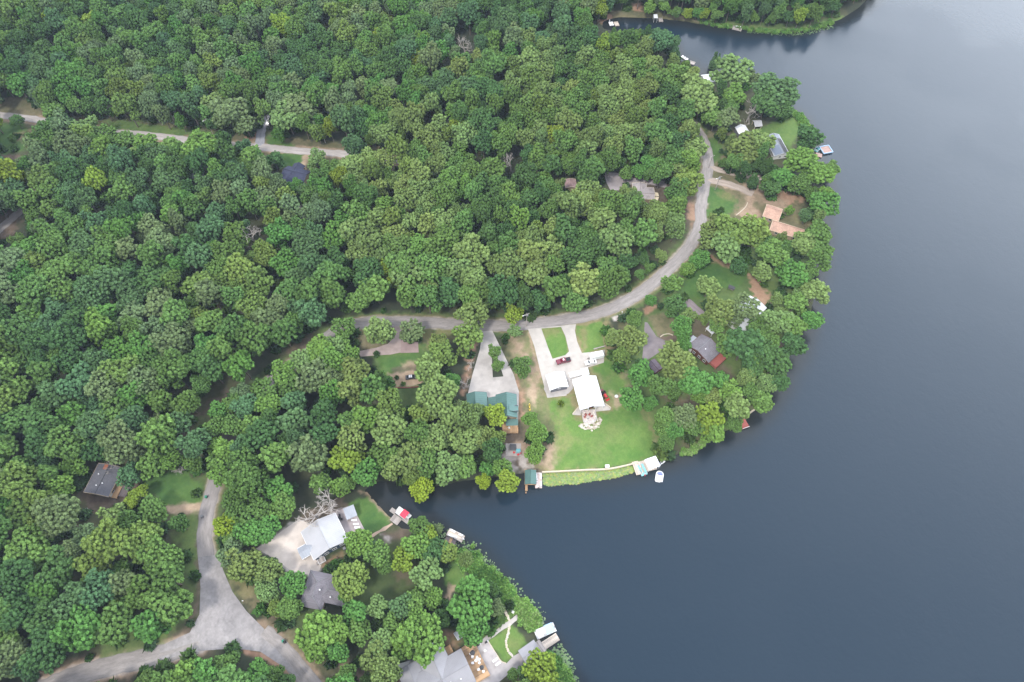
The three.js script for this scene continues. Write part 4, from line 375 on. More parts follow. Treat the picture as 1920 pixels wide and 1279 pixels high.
// ---------------------------------------------------------------- boats
// pontoon boat, bow towards +x; its deck sits 0.45 above the lake
function pontoon(label, rear, front, s = {}) {
  const A = G(...rear, 0.6), B = G(...front, 0.6), c = A.clone().lerp(B, 0.5), L = A.distanceTo(B), w = s.w ?? 2.5, o = thing('pontoon_boat', label, 'boat', [c.x, LEVEL, c.z], heading(A, B)), y = 0.62, h = L / 2;
  for (const z of [-w / 2 + 0.35, w / 2 - 0.35]) part(o, 'pontoon', [rod(V(-h + 0.1, 0.12, z), V(h - 0.7, 0.12, z), 0.3, 0.3, 10), rod(V(h - 0.7, 0.12, z), V(h - 0.05, 0.3, z), 0.3, 0.06, 10)], M.alu);
  part(o, 'deck', rbx(L, 0.1, w, 0, y - 0.1, 0, 0.05), s.floor ?? M.whiteMatte);
  const t = 0.06, fh = 0.62; part(o, 'fence', [rbx(L - 0.9, fh, t, -0.05, y + fh / 2, w / 2 - 0.08, 0.03), rbx(L - 0.9, fh, t, -0.05, y + fh / 2, -w / 2 + 0.08, 0.03), rbx(t, fh, w - 0.3, h - 0.5, y + fh / 2, 0, 0.03), rbx(t, fh, w - 1.1, -h + 0.4, y + fh / 2, 0.4, 0.03)], s.side ?? M.white);
  const seat = s.seat ?? M.whiteMatte, couch = (x, l, z) => part(o, 'bench_seat', [rbx(l, 0.4, 0.6, x, y + 0.2, z, 0.08), rbx(l, 0.32, 0.16, x, y + 0.5, z + Math.sign(z) * 0.26, 0.06)], seat); couch(h - 1.6, 1.9, w / 2 - 0.45); couch(h - 1.6, 1.9, -w / 2 + 0.45); couch(-h + 1.5, 1.5, w / 2 - 0.45);
  part(o, 'console', [rbx(0.6, 0.85, 0.7, 0.1, y + 0.42, -w / 2 + 0.6, 0.1), rbx(0.06, 0.4, 0.7, 0.35, y + 0.95, -w / 2 + 0.6, 0.02)], seat); part(o, 'captain_chair', [rbx(0.5, 0.45, 0.5, -0.65, y + 0.3, -w / 2 + 0.62, 0.1), rbx(0.14, 0.5, 0.5, -0.9, y + 0.65, -w / 2 + 0.62, 0.06)], seat);
  part(o, 'outboard_motor', [rbx(0.5, 0.55, 0.4, -h - 0.15, y + 0.25, 0, 0.12), bx(0.2, 0.9, 0.16, -h - 0.12, y - 0.4, 0)], s.motor ?? M.black);
  if (s.canopy) { const gs = [], l = s.cl ?? 2.6, cx = s.cx ?? -0.4, N = 8; for (let i = 0; i < N; i++) { const a = (i / N - 0.5), b = ((i + 1) / N - 0.5); gs.push(slab([V(cx - l / 2, y + 2.1 - a * a * 0.9, a * (w - 0.05)), V(cx + l / 2, y + 2.1 - a * a * 0.9, a * (w - 0.05)), V(cx + l / 2, y + 2.1 - b * b * 0.9, b * (w - 0.05)), V(cx - l / 2, y + 2.1 - b * b * 0.9, b * (w - 0.05))], 0.03)); } part(o, 'canopy', gs, s.canopy); for (const x of [-l / 2 + 0.1, l / 2 - 0.1]) for (const z of [-1, 1]) part(o, 'canopy_frame', rod(V(cx, y, z * (w / 2 - 0.1)), V(cx + x, y + 1.85, z * (w / 2 - 0.12)), 0.025, 0.025, 5), M.alu); }
  return o;
}
pontoon('white pontoon boat with bright red canopy at the cove dock', [767, 971.5], [743.5, 954], { w: 2.7, canopy: M.redCanvas, cl: 2.4, cx: -1.0 });
pontoon('open white pontoon boat beyond the small dark plank dock', [868.5, 1010.5], [839.3, 996], { w: 2.6, floor: W.pale, motor: M.whiteMatte });
pontoon('white pontoon boat moored beside the green-roofed slip dock', [1010, 914.5], [1009.5, 885], { w: 2.5, floor: std([0.52, 0.42, 0.40], 0.8) });
pontoon('pontoon boat with turquoise seats beside the white-roofed dock', [1209.5, 890], [1198.5, 868.5], { w: 2.5, floor: M.turquoise, seat: M.turquoise, motor: M.red });
pontoon('large pontoon boat with light blue canopy beside the boathouse dock', [1040.5, 1174.5], [1004.5, 1191], { w: 2.9, canopy: M.paleBlueCanvas, cl: 2.8, cx: -1.3 });
pontoon('teal and white boat between the shore and the covered boat slip', [1536, 276], [1530, 282], { w: 2.0, floor: M.teal, seat: M.teal });
{ // runabout: pointed hull with a covered bow
  const A = G(1235.5, 901, 0.3), B = G(1238.5, 883.3, 0.3), c = A.clone().lerp(B, 0.5), L = A.distanceTo(B), o = thing('speedboat', 'white speedboat with blue bow cover drifting beside the white-roofed dock', 'boat', [c.x, LEVEL, c.z], heading(A, B));
  const h = L / 2, w = 1.3, sh = new THREE.Shape(); sh.moveTo(-h, -w); sh.lineTo(h * 0.35, -w); sh.bezierCurveTo(h * 0.8, -w * 0.95, h * 0.98, -w * 0.5, h, 0); sh.bezierCurveTo(h * 0.98, w * 0.5, h * 0.8, w * 0.95, h * 0.35, w); sh.lineTo(-h, w); sh.closePath(); const well = new THREE.Path(); well.moveTo(-h + 0.35, -w + 0.3); well.lineTo(h * 0.15, -w + 0.3); well.lineTo(h * 0.15, w - 0.3); well.lineTo(-h + 0.35, w - 0.3); well.closePath(); sh.holes.push(well);
  part(o, 'hull', new THREE.ExtrudeGeometry(sh, { depth: 0.55, bevelEnabled: true, bevelThickness: 0.12, bevelSize: 0.1, bevelSegments: 2 }).rotateX(-Math.PI / 2).translate(0, 0, 0), M.white); part(o, 'floor', bx(h * 1.1, 0.06, 2 * w - 0.6, -h * 0.4, 0.18, 0), M.whiteMatte); part(o, 'seat', [rbx(0.6, 0.4, 1.8, -h + 0.8, 0.4, 0, 0.1), rbx(0.55, 0.45, 0.6, -0.3, 0.42, -0.5, 0.1), rbx(0.55, 0.45, 0.6, -0.3, 0.42, 0.5, 0.1)], M.whiteMatte);
  const cov = new THREE.Shape(); cov.moveTo(h * 0.25, -w + 0.15); cov.bezierCurveTo(h * 0.7, -w + 0.2, h * 0.85, -w * 0.4, h * 0.88, 0); cov.bezierCurveTo(h * 0.85, w * 0.4, h * 0.7, w - 0.2, h * 0.25, w - 0.15); cov.closePath(); part(o, 'bow_cover', new THREE.ExtrudeGeometry(cov, { depth: 0.08, bevelEnabled: false }).rotateX(-Math.PI / 2).translate(0, 0.68, 0), M.blueCanvas); part(o, 'windscreen', [rbx(0.08, 0.35, 1.5, h * 0.2, 0.85, 0, 0.02)], M.pane); part(o, 'outboard_motor', [rbx(0.5, 0.6, 0.45, -h - 0.3, 0.5, 0.4, 0.12)], M.whiteMatte); part(o, 'swim_platform', bx(0.5, 0.08, 1.3, -h - 0.25, 0.2, -0.5), M.white);
  const J = G(1241, 866.5, 0.2), j = thing('jet_ski', 'small white jet ski at the right side of the white-roofed dock', 'jet ski', [J.x, LEVEL, J.z], heading(G(1236, 869), G(1247, 862))); part(j, 'hull', rbx(2.9, 0.5, 1.1, 0, 0.2, 0, 0.24), M.white); part(j, 'seat', rbx(1.3, 0.35, 0.4, -0.4, 0.6, 0, 0.12), M.midGrey); part(j, 'handlebar', [rod(V(0.5, 0.6, 0), V(0.35, 0.95, 0), 0.08, 0.06), rod(V(0.35, 0.95, -0.4), V(0.35, 0.95, 0.4), 0.03, 0.03)], M.black); part(j, 'bow_deck', rbx(0.8, 0.25, 0.7, 0.95, 0.52, 0, 0.1), M.whiteMatte);
  const K = G(1284, 107, 0.3), k = thing('fishing_boat', 'white fishing boat moored at the grey northern dock', 'boat', [K.x, LEVEL, K.z], heading(G(1280, 104), G(1291, 111))); part(k, 'hull', [rbx(4.2, 0.6, 1.8, 0, 0.25, 0, 0.25)], M.white); part(k, 'seat', [rbx(0.5, 0.3, 1.2, -0.6, 0.65, 0, 0.08), rbx(0.5, 0.3, 1.2, 0.7, 0.65, 0, 0.08)], M.midGrey); part(k, 'outboard_motor', rbx(0.4, 0.6, 0.4, -2.25, 0.55, 0, 0.1), M.black);
}
// ---------------------------------------------------------------- vehicles
function wheels(o, xs, w, r = 0.37) { for (const x of xs) for (const z of [-1, 1]) { const g = new THREE.Group(); g.name = 'wheel'; g.position.set(x, r, z * (w / 2 - 0.12)); o.add(g); part(g, 'tyre', new THREE.CylinderGeometry(r, r, 0.24, 16).rotateX(Math.PI / 2), M.rubber); part(g, 'rim', new THREE.CylinderGeometry(r * 0.55, r * 0.55, 0.26, 12).rotateX(Math.PI / 2), M.alu); } }
function profile(P, w, bev = 0.09) { const g = new THREE.ExtrudeGeometry(new THREE.Shape(P.map(([x, y]) => new THREE.Vector2(x, y))), { depth: w - 2 * bev, bevelEnabled: true, bevelSize: bev, bevelThickness: bev, bevelSegments: 3 }); return g.translate(0, 0, -(w - 2 * bev) / 2); }
function lights2(o, x, y, z, mat, name) { for (const s of [-1, 1]) part(o, name, rbx(0.1, 0.16, 0.32, x, y, s * z, 0.04), mat); }
{
  const A = G(1069, 673.5, 0.9), B = G(1043.6, 679.5, 0.9), c = A.clone().lerp(B, 0.5), o = thing('pickup_truck', 'dark red pickup truck with black bed cover on the white driveway', 'pickup truck', [c.x, 0.06, c.z], heading(A, B));
  part(o, 'body', profile([[-2.85, 0.45], [2.8, 0.45], [2.85, 0.95], [2.7, 1.08], [1.2, 1.15], [-0.9, 1.15], [-2.85, 1.1]], 1.95), M.maroon); part(o, 'cabin', profile([[-0.95, 1.12], [1.25, 1.12], [0.55, 1.82], [-0.8, 1.86]], 1.72, 0.12), M.maroon); part(o, 'windscreen', slab([V(1.27, 1.2, -0.72), V(1.27, 1.2, 0.72), V(0.72, 1.8, 0.62), V(0.72, 1.8, -0.62)], 0.03), M.pane); part(o, 'side_window', bx(1.5, 0.42, 0.04, -0.15, 1.48, 0.87), M.pane); part(o, 'side_window', bx(1.5, 0.42, 0.04, -0.15, 1.48, -0.87), M.pane); part(o, 'sunroof', bx(0.5, 0.03, 0.8, 0.0, 1.99, 0), M.white); part(o, 'bed_cover', rbx(1.85, 0.1, 1.7, -1.95, 1.24, 0, 0.04), M.black); part(o, 'bumper', [rbx(0.2, 0.25, 1.9, 2.95, 0.55, 0), rbx(0.2, 0.25, 1.9, -2.98, 0.55, 0)], M.chrome); lights2(o, 2.9, 0.88, 0.75, M.white, 'headlight'); lights2(o, -2.96, 0.95, 0.85, M.red, 'tail_light'); wheels(o, [1.85, -1.85], 2.0, 0.4); part(o, 'mirror', [rbx(0.15, 0.2, 0.25, 1.0, 1.25, 1.05, 0.05), rbx(0.15, 0.2, 0.25, 1.0, 1.25, -1.05, 0.05)], M.black);
}
function car(label, rear, front, y, paint, name = 'parked_car', L = 4.7, group) {
  const A = G(...rear, 0.7), B = G(...front, 0.7), c = A.clone().lerp(B, 0.5), o = thing(name, label, 'car', [c.x, y, c.z], heading(A, B), group), k = L / 4.7;
  part(o, 'body', profile([[-2.3, 0.4], [2.25, 0.4], [2.28, 0.72], [1.1, 0.92], [-1.5, 0.96], [-2.3, 0.9]].map(([x, q]) => [x * k, q]), 1.8), paint); part(o, 'cabin', profile([[-1.7, 0.92], [1.0, 0.9], [0.3, 1.36], [-1.1, 1.38]].map(([x, q]) => [x * k, q]), 1.55, 0.12), paint); part(o, 'windscreen', slab([V(1.06 * k, 0.98, -0.66), V(1.06 * k, 0.98, 0.66), V(0.46 * k, 1.39, 0.58), V(0.46 * k, 1.39, -0.58)], 0.03), M.pane); part(o, 'rear_window', slab([V(-1.78 * k, 1.0, -0.62), V(-1.78 * k, 1.0, 0.62), V(-1.26 * k, 1.4, 0.56), V(-1.26 * k, 1.4, -0.56)], 0.03), M.pane); for (const s of [-1, 1]) part(o, 'side_window', bx(1.7 * k, 0.3, 0.04, -0.35, 1.16, s * 0.775), M.pane); lights2(o, 2.3 * k, 0.68, 0.65, M.white, 'headlight'); lights2(o, -2.36 * k, 0.8, 0.7, M.red, 'tail_light'); wheels(o, [1.4 * k, -1.4 * k], 1.8, 0.33); return o;
}
car('white car parked below the camper trailer on the driveway end', [1118, 677.5], [1097, 681.5], 0.04, M.carWhite);
car('black car with pale roof panels on the dirt patch below the concrete slab', [762, 708], [781.5, 706], 0.02, std([0.03, 0.03, 0.035], 0.35)); { const o = scene.children[scene.children.length - 1]; part(o, 'roof_panel', [rbx(0.55, 0.05, 1.2, -0.75, 1.52, 0, 0.02), rbx(0.55, 0.05, 1.2, -0.05, 1.52, 0, 0.02)], M.alu); }
car('white car on the grey drive off the pale upper road', [502, 233], [504.5, 225], 0.06, M.carWhite); car('white car under trees at the end of the pale upper road', [651, 300], [660, 295], 0.04, M.carWhite);
{ // camper trailer and van
  const A = G(1131, 664.5, 1.5), B = G(1106.5, 669.5, 1.5), c = A.clone().lerp(B, 0.5), L = A.distanceTo(B), o = thing('camper_trailer', 'white camper trailer with rounded front at the driveway end', 'camper trailer', [c.x, 0.04, c.z], heading(A, B)); part(o, 'body', profile([[-L / 2, 0.6], [L / 2 - 0.5, 0.6], [L / 2, 1.3], [L / 2 - 0.4, 2.4], [L / 2 - 1, 2.75], [-L / 2 + 0.2, 2.75], [-L / 2, 2.5]], 2.4, 0.14), M.carWhite); part(o, 'roof_vent', [rbx(0.5, 0.16, 0.5, 0.8, 2.95, 0, 0.05), rbx(0.5, 0.16, 0.5, -1.2, 2.95, 0.3, 0.05)], M.whiteMatte); part(o, 'air_conditioner', rbx(1.0, 0.26, 0.8, -0.2, 3.0, -0.1, 0.1), M.whiteMatte); part(o, 'side_window', [bx(1.0, 0.6, 0.06, 0.8, 1.8, 1.2), bx(0.8, 0.6, 0.06, -1.2, 1.8, 1.2)], M.pane); part(o, 'hitch', [rod(V(L / 2 - 0.3, 0.6, 0.5), V(L / 2 + 1.1, 0.5, 0), 0.06), rod(V(L / 2 - 0.3, 0.6, -0.5), V(L / 2 + 1.1, 0.5, 0), 0.06)], M.black); wheels(o, [-0.3, 0.45], 2.3, 0.34);
  const P = G(748.5, 1252, 1.2), Q = G(776, 1243, 1.2), m = P.clone().lerp(Q, 0.5), v = thing('white_van', 'white van with dark side windows under the trees at the lower edge', 'van', [m.x, 0, m.z], heading(P, Q)); part(v, 'body', profile([[-2.6, 0.5], [2.6, 0.5], [2.65, 1.0], [1.7, 1.2], [0.9, 2.0], [-2.4, 2.1], [-2.65, 1.8]], 1.95, 0.12), M.carWhite); part(v, 'side_window', [bx(0.8, 0.5, 0.05, -1.6, 1.6, 0.99), bx(0.8, 0.5, 0.05, -0.6, 1.6, 0.99), bx(0.8, 0.5, 0.05, 0.35, 1.6, 0.99)], M.pane); part(v, 'windscreen', slab([V(1.78, 1.24, -0.8), V(1.78, 1.24, 0.8), V(1.02, 2.02, 0.74), V(1.02, 2.02, -0.74)], 0.03), M.pane); lights2(v, 2.7, 0.9, 0.75, M.white, 'headlight'); wheels(v, [1.7, -1.7], 1.95, 0.36);
  const T0 = G(1128, 732, 0.7), T1 = G(1139, 748, 0.7), tc = T0.clone().lerp(T1, 0.5), t = thing('red_tractor', 'red tractor with front loader on the grass beside the lake house', 'tractor', [tc.x, 0.02, tc.z], heading(T0, T1)); part(t, 'hood', rbx(1.6, 0.6, 0.7, 0.7, 1.0, 0, 0.15), M.red); part(t, 'chassis', rbx(2.6, 0.35, 0.6, 0.1, 0.65, 0, 0.08), M.black); part(t, 'seat', [rbx(0.45, 0.16, 0.5, -0.7, 1.05, 0, 0.06), rbx(0.14, 0.5, 0.5, -0.95, 1.3, 0, 0.06)], M.black); part(t, 'loader_arm', [rod(V(-0.1, 1.2, 0.55), V(2.1, 0.6, 0.55), 0.07), rod(V(-0.1, 1.2, -0.55), V(2.1, 0.6, -0.55), 0.07)], M.red); part(t, 'bucket', [bx(0.08, 0.5, 1.5, 2.1, 0.45, 0), bx(0.6, 0.06, 1.5, 2.4, 0.22, 0), bx(0.6, 0.5, 0.05, 2.4, 0.42, 0.75), bx(0.6, 0.5, 0.05, 2.4, 0.42, -0.75)], M.red); part(t, 'roll_bar', [rod(V(-1.1, 0.8, 0.5), V(-1.1, 2.1, 0.5), 0.05), rod(V(-1.1, 0.8, -0.5), V(-1.1, 2.1, -0.5), 0.05), rod(V(-1.1, 2.1, -0.5), V(-1.1, 2.1, 0.5), 0.05)], M.black); part(t, 'mower_deck', rbx(0.9, 0.3, 1.5, -2.2, 0.35, 0, 0.08), M.maroon); for (const [x, r] of [[-0.8, 0.65], [1.1, 0.42]]) for (const z of [-1, 1]) { const g = new THREE.Group(); g.name = 'wheel'; g.position.set(x, r, z * 0.68); t.add(g); part(g, 'tyre', new THREE.CylinderGeometry(r, r, 0.34, 16).rotateX(Math.PI / 2), M.rubber); part(g, 'rim', new THREE.CylinderGeometry(r * 0.5, r * 0.5, 0.36, 12).rotateX(Math.PI / 2), M.red); }
}
// ---------------------------------------------------------------- garden furniture and small things
function chairAt(label, px, py, turn, y, mat, group, kind = 'lawn_chair') {
  const p = G(px, py, y); const o = thing(kind, label, 'chair', [p.x, y, p.z], turn, group); part(o, 'seat', rbx(0.62, 0.09, 0.62, 0, 0.4, 0, 0.03), mat); part(o, 'backrest', rbx(0.09, 0.7, 0.62, -0.33, 0.76, 0, 0.03).rotateZ(0.18), mat); for (const z of [-1, 1]) part(o, 'armrest', rbx(0.62, 0.06, 0.12, 0, 0.62, z * 0.33, 0.02), mat); for (const x of [-0.26, 0.26]) for (const z of [-0.26, 0.26]) part(o, 'leg', bx(0.07, 0.4, 0.07, x, 0.2, z), mat); return o;
}
const redChair = std([0.30, 0.07, 0.05], 0.7);
for (const [x, y, t, w] of [[1098.6, 779, -0.8, 'red wooden chair on the round patio, upper one of the left pair'], [1104.7, 778.6, -2.2, 'red wooden chair on the round patio, upper one of the right pair'], [1096.8, 782.6, 0.3, 'red wooden chair on the round patio, lower one of the left pair'], [1108.7, 781.4, -3.0, 'red wooden chair on the round patio, lower one of the right pair']]) chairAt(w, x, y, t, 0.2, redChair, 'red chairs round the fire spot on the stone patio');
{ const p = G(1102.5, 785, 0.2), o = thing('fire_pit', 'low round fire pit between the red chairs', 'fire pit', [p.x, 0.18, p.z]); part(o, 'ring', new THREE.TorusGeometry(0.42, 0.12, 8, 18).rotateX(Math.PI / 2).translate(0, 0.14, 0), M.rockPale); part(o, 'ash', cyl(0.38, 0.38, 0.05, 0, 0.04, 0, 14), M.midGrey); }
chairAt('single red chair under the edge of the white porch roof', 1108, 765, 0.6, 0.12, redChair);
for (const [x, y, w] of [[959.6, 1143, 'white lawn chair nearer the lake beside the corner walkway'], [962, 1148.5, 'white lawn chair nearer the straight walkway, second of the pair']]) chairAt(w, x, y, -0.5, 0.03, M.white, 'two white chairs on the grass by the walkway'); 
for (const [x, y, w] of [[914.5, 1172, 'white square lawn chair at the foot of the big round tree'], [918.5, 1167.5, 'white lawn chair by the big round tree, closer to the walkway corner']]) chairAt(w, x, y, -2.2, 0.03, M.white, 'white chairs under the big round tree');
{ const p = G(922, 1172, 0), o = thing('fire_ring', 'small stone fire ring beside the white chairs under the round tree', 'fire ring', [p.x, 0.02, p.z]); part(o, 'ring', new THREE.TorusGeometry(0.5, 0.13, 8, 18).rotateX(Math.PI / 2).translate(0, 0.12, 0), M.midGrey); part(o, 'ash', cyl(0.42, 0.42, 0.04, 0, 0.02, 0, 14), M.darkGrey); }
function lounger(label, px, py, turn, y, group) { const p = G(px, py, y), o = thing('sun_lounger', label, 'sun lounger', [p.x, y, p.z], turn, group); part(o, 'bed', rbx(1.35, 0.1, 0.68, 0.3, 0.34, 0, 0.04), M.white); part(o, 'backrest', rbx(0.75, 0.1, 0.68, 0, 0, 0, 0.04).rotateZ(-0.6).translate(-0.66, 0.55, 0), M.white); for (const x of [-0.35, 0.9]) for (const z of [-0.28, 0.28]) part(o, 'leg', bx(0.06, 0.3, 0.06, x, 0.15, z), M.alu); return o; }
lounger('white sun lounger on the grey patio, the one closest to the pavilion', 664.5, 976, 0.15, 0.1, 'white loungers on the blue house patio'); lounger('white sun lounger on the grey patio, the middle of three', 668, 983.5, 0.15, 0.1, 'white loungers on the blue house patio'); lounger('white sun lounger on the grey patio, farthest from the pavilion', 670.5, 989.5, 0.15, 0.1, 'white loungers on the blue house patio');
lounger('white sun lounger on the concrete patio, the one further from the lake lawn', 928.5, 1238, 0.6, 0.1, 'white loungers on the concrete patio'); lounger('white sun lounger on the concrete patio, the one further down the patio', 934, 1244.8, 0.6, 0.1, 'white loungers on the concrete patio');
function table(label, px, py, y, r, mat, umbrella) { const p = G(px, py, y), o = thing(umbrella ? 'patio_umbrella' : 'patio_table', label, umbrella ? 'umbrella' : 'table', [p.x, y, p.z]); if (umbrella) { part(o, 'pole', cyl(0.04, 0.04, 2.2, 0, 0, 0, 8), M.alu); part(o, 'canopy', new THREE.ConeGeometry(r, 0.5, 8, 1, true).translate(0, 2.2, 0), mat); part(o, 'foot', cyl(0.3, 0.25, 0.12, 0, 0, 0, 12), M.black); } else { part(o, 'tabletop', cyl(r, r, 0.06, 0, 0.7, 0, 18), mat); part(o, 'pedestal', cyl(0.3, 0.06, 0.7, 0, 0, 0, 10), mat); } return o; }
table('dark umbrella on the wooden deck, at its far corner', 886.5, 1225.5, 0.9, 0.85, M.darkGrey, true); table('dark umbrella on the wooden deck, at its lower end', 903.5, 1253, 0.9, 0.75, M.darkGrey, true);
const deckChairs = [[883.5, 1226, 0.4, 'white deck chair left of the far dark umbrella'], [886, 1231.5, 1.4, 'white deck chair below the far dark umbrella'], [895, 1234, -1.2, 'white deck chair at the round white deck table, top one'], [898.5, 1237.5, -2.4, 'white deck chair at the round white deck table, lake side'], [887, 1243.5, 0.2, 'white deck chair close to the house wall on the deck'], [898.6, 1242.8, 2.4, 'white deck chair at the round white deck table, lower one'], [898, 1255.5, 0.3, 'white deck chair left of the lower dark umbrella'], [906.5, 1259, 1.6, 'white deck chair at the lowest corner of the deck']];
for (const [x, y, t, w] of deckChairs) chairAt(w, x, y, t, 0.9, M.white, 'white chairs on the wooden deck', 'deck_chair'); table('round white table in the middle of the wooden deck', 892.7, 1239, 0.9, 0.5, M.whiteMatte);
table('dark round table on the grey patio beside the blue house', 637, 972, 0.1, 0.6, M.darkGrey); for (const [x, y, t, w] of [[633.5, 973.5, 0, 'dark patio chair left of the round table'], [640.5, 974, 3.1, 'dark patio chair right of the round table'], [637, 968, -1.5, 'dark patio chair above the round table']]) chairAt(w, x, y, t, 0.1, M.darkGrey, 'dark chairs round the patio table', 'patio_chair');
{ const grill = (label, px, py) => { const p = G(px, py, 0.1), o = thing('barbecue_grill', label, 'grill', [p.x, 0.1, p.z], 0.6); part(o, 'lid', rbx(0.9, 0.4, 0.6, 0, 0.95, 0, 0.18), M.black); part(o, 'cart', [bx(0.8, 0.06, 0.5, 0, 0.72, 0), bx(0.06, 0.72, 0.5, -0.38, 0.36, 0), bx(0.06, 0.72, 0.5, 0.38, 0.36, 0)], M.darkGrey); part(o, 'side_shelf', bx(0.45, 0.04, 0.5, 0.68, 0.8, 0), M.alu); return o; }; grill('black grill at the far edge of the concrete patio', 897, 1210); grill('black grill beside the concrete patio flower bed', 911.5, 1205);
  chairAt('white patio chair alone in the middle of the concrete patio', 910, 1220, 0.8, 0.1, M.whiteMatte);
  const hp = G(961.6, 839, 0.5), hot = thing('hot_tub', 'square hot tub with black cover on the paved fire area', 'hot tub', [hp.x, 0, hp.z]); part(hot, 'shell', rbx(2.3, 0.85, 2.3, 0, 0.43, 0, 0.1), M.midGrey); part(hot, 'cover', rbx(2.35, 0.14, 2.35, 0, 0.93, 0, 0.06), M.darkGrey); const pd = thing('hot_tub_deck', 'low grey board platform under the black hot tub', 'platform', G(962.5, 844).setY(0).toArray()); deckOn(pd, -2.9, 2.9, -2.6, 2.4, 0.16, W.grey, 'x', false);
  const tt = G(972, 845.5, 0.6), tb = thing('picnic_table', 'teal picnic table beside the hot tub', 'table', [tt.x, 0, tt.z]); part(tb, 'tabletop', bx(1.6, 0.08, 0.9, 0, 0.75, 0), M.teal); part(tb, 'bench', bx(1.6, 0.06, 0.3, 0, 0.45, 0.75), M.teal); part(tb, 'bench', bx(1.6, 0.06, 0.3, 0, 0.45, -0.75), M.teal); for (const x of [-0.6, 0.6]) part(tb, 'leg', [rod(V(x, 0.72, 0.2), V(x, 0, 0.7), 0.05), rod(V(x, 0.72, -0.2), V(x, 0, -0.7), 0.05)], M.teal);
  for (const [x, y, t, w] of [[964, 849, 1.2, 'red chair below the hot tub'], [971, 853, 2.2, 'red chair leaning at the edge of the fire area'], [975, 850.5, 2.8, 'red chair next to the teal picnic table']]) chairAt(w, x, y, t, 0.03, M.red, 'red chairs by the hot tub'); chairAt('white chair on the back deck of the green-roofed house', 955, 803, 0.4, 0.72, M.whiteMatte);
  for (const [x, y, w] of [[992.8, 760, 'yellow kayak stood along the fence, upper one'], [993.2, 767, 'yellow kayak stood along the fence, lower one']]) { const p = G(x, y, 0.2), k = thing('kayak', w, 'kayak', [p.x, 0.05, p.z], Math.PI / 2 + 0.05, 'yellow kayaks by the green-roofed house'); const g = new THREE.SphereGeometry(0.5, 14, 8).scale(1.6, 0.36, 0.68).translate(0, 0.2, 0); part(k, 'hull', g, M.yellow); part(k, 'cockpit', cyl(0.26, 0.26, 0.05, 0, 0.36, 0, 12), M.black); }
  const dish = G(162.5, 957, 1), ds = thing('satellite_dish', 'white satellite dish in the yard below the dark-roofed cabin', 'satellite dish', [dish.x, 0, dish.z]); part(ds, 'dish', new THREE.SphereGeometry(1.0, 18, 6, 0, Math.PI * 2, 0, 0.8).rotateX(Math.PI).translate(0, 2.2, 0), M.white); part(ds, 'mast', cyl(0.06, 0.06, 1.3, 0, 0, 0, 8), M.alu);
  const dish2 = G(1156, 743, 0.4), db = thing('boulder', 'white boulder at the hedge right of the lake house', 'boulder', [dish2.x, 0, dish2.z]); part(db, 'stone', new THREE.IcosahedronGeometry(0.75, 2).scale(1, 0.7, 0.9).translate(0, 0.3, 0), M.whiteMatte);
  const sg = G(1138.5, 874.5, 0.4), box = thing('storage_box', 'white storage box on the lawn edge above the lily pads', 'storage box', [sg.x, 0, sg.z], 0.05); part(box, 'body', rbx(1.5, 0.7, 1.0, 0, 0.38, 0, 0.06), M.white); part(box, 'lid', rbx(1.58, 0.1, 1.08, 0, 0.78, 0, 0.04), M.whiteMatte);
  const bin = (label, px, py, m) => { const p = G(px, py, 0.5), o = thing('wheelie_bin', label, 'bin', [p.x, 0, p.z], 0.3); part(o, 'body', rbx(0.7, 1.0, 0.75, 0, 0.55, 0, 0.08), m); part(o, 'lid', rbx(0.76, 0.1, 0.82, 0, 1.1, 0, 0.04), m); }; bin('green bin on the verge of the road below the hip-roofed house', 531, 1202.5, M.green); bin('dark bin standing beside the green one on the road verge', 534, 1204, M.black); bin('dark green bin at the mouth of the dirt drive to the cabin', 386.5, 932, M.green); bin('grey bin on the lower side of the dirt drive to the cabin', 379, 969, M.midGrey);
  const mail = (label, px, py) => { const p = G(px, py), o = thing('mailbox', label, 'mailbox', [p.x, 0, p.z]); part(o, 'post', bx(0.12, 1.1, 0.12, 0, 0.55, 0), W.tan); part(o, 'box', rbx(0.55, 0.3, 0.25, 0, 1.2, 0, 0.1), M.white); }; mail('white mailbox on the road verge above the hedge', 1166, 588); mail('white mailbox beside the curving road near the clay bank', 1239, 531); mail('white mailbox on the verge of the wide junction', 457, 1128);
  const sw = G(1371, 541, 1), swing = thing('garden_bench_swing', 'grey slatted bench swing on the deep green lawn', 'bench', [sw.x, 0, sw.z], -0.5); part(swing, 'seat', bx(2.0, 0.08, 0.6, 0, 0.5, 0), W.dark); part(swing, 'backrest', bx(2.0, 0.6, 0.08, 0, 0.85, -0.3), W.dark); for (const x of [-1.2, 1.2]) part(swing, 'frame', [rod(V(x, 0, 0.8), V(x, 2, 0), 0.06), rod(V(x, 0, -0.8), V(x, 2, 0), 0.06)], W.dark); part(swing, 'canopy', slab([V(-1.4, 2.05, -0.8), V(1.4, 2.05, -0.8), V(1.4, 2.05, 0.8), V(-1.4, 2.05, 0.8)], 0.05), M.darkGrey);
}
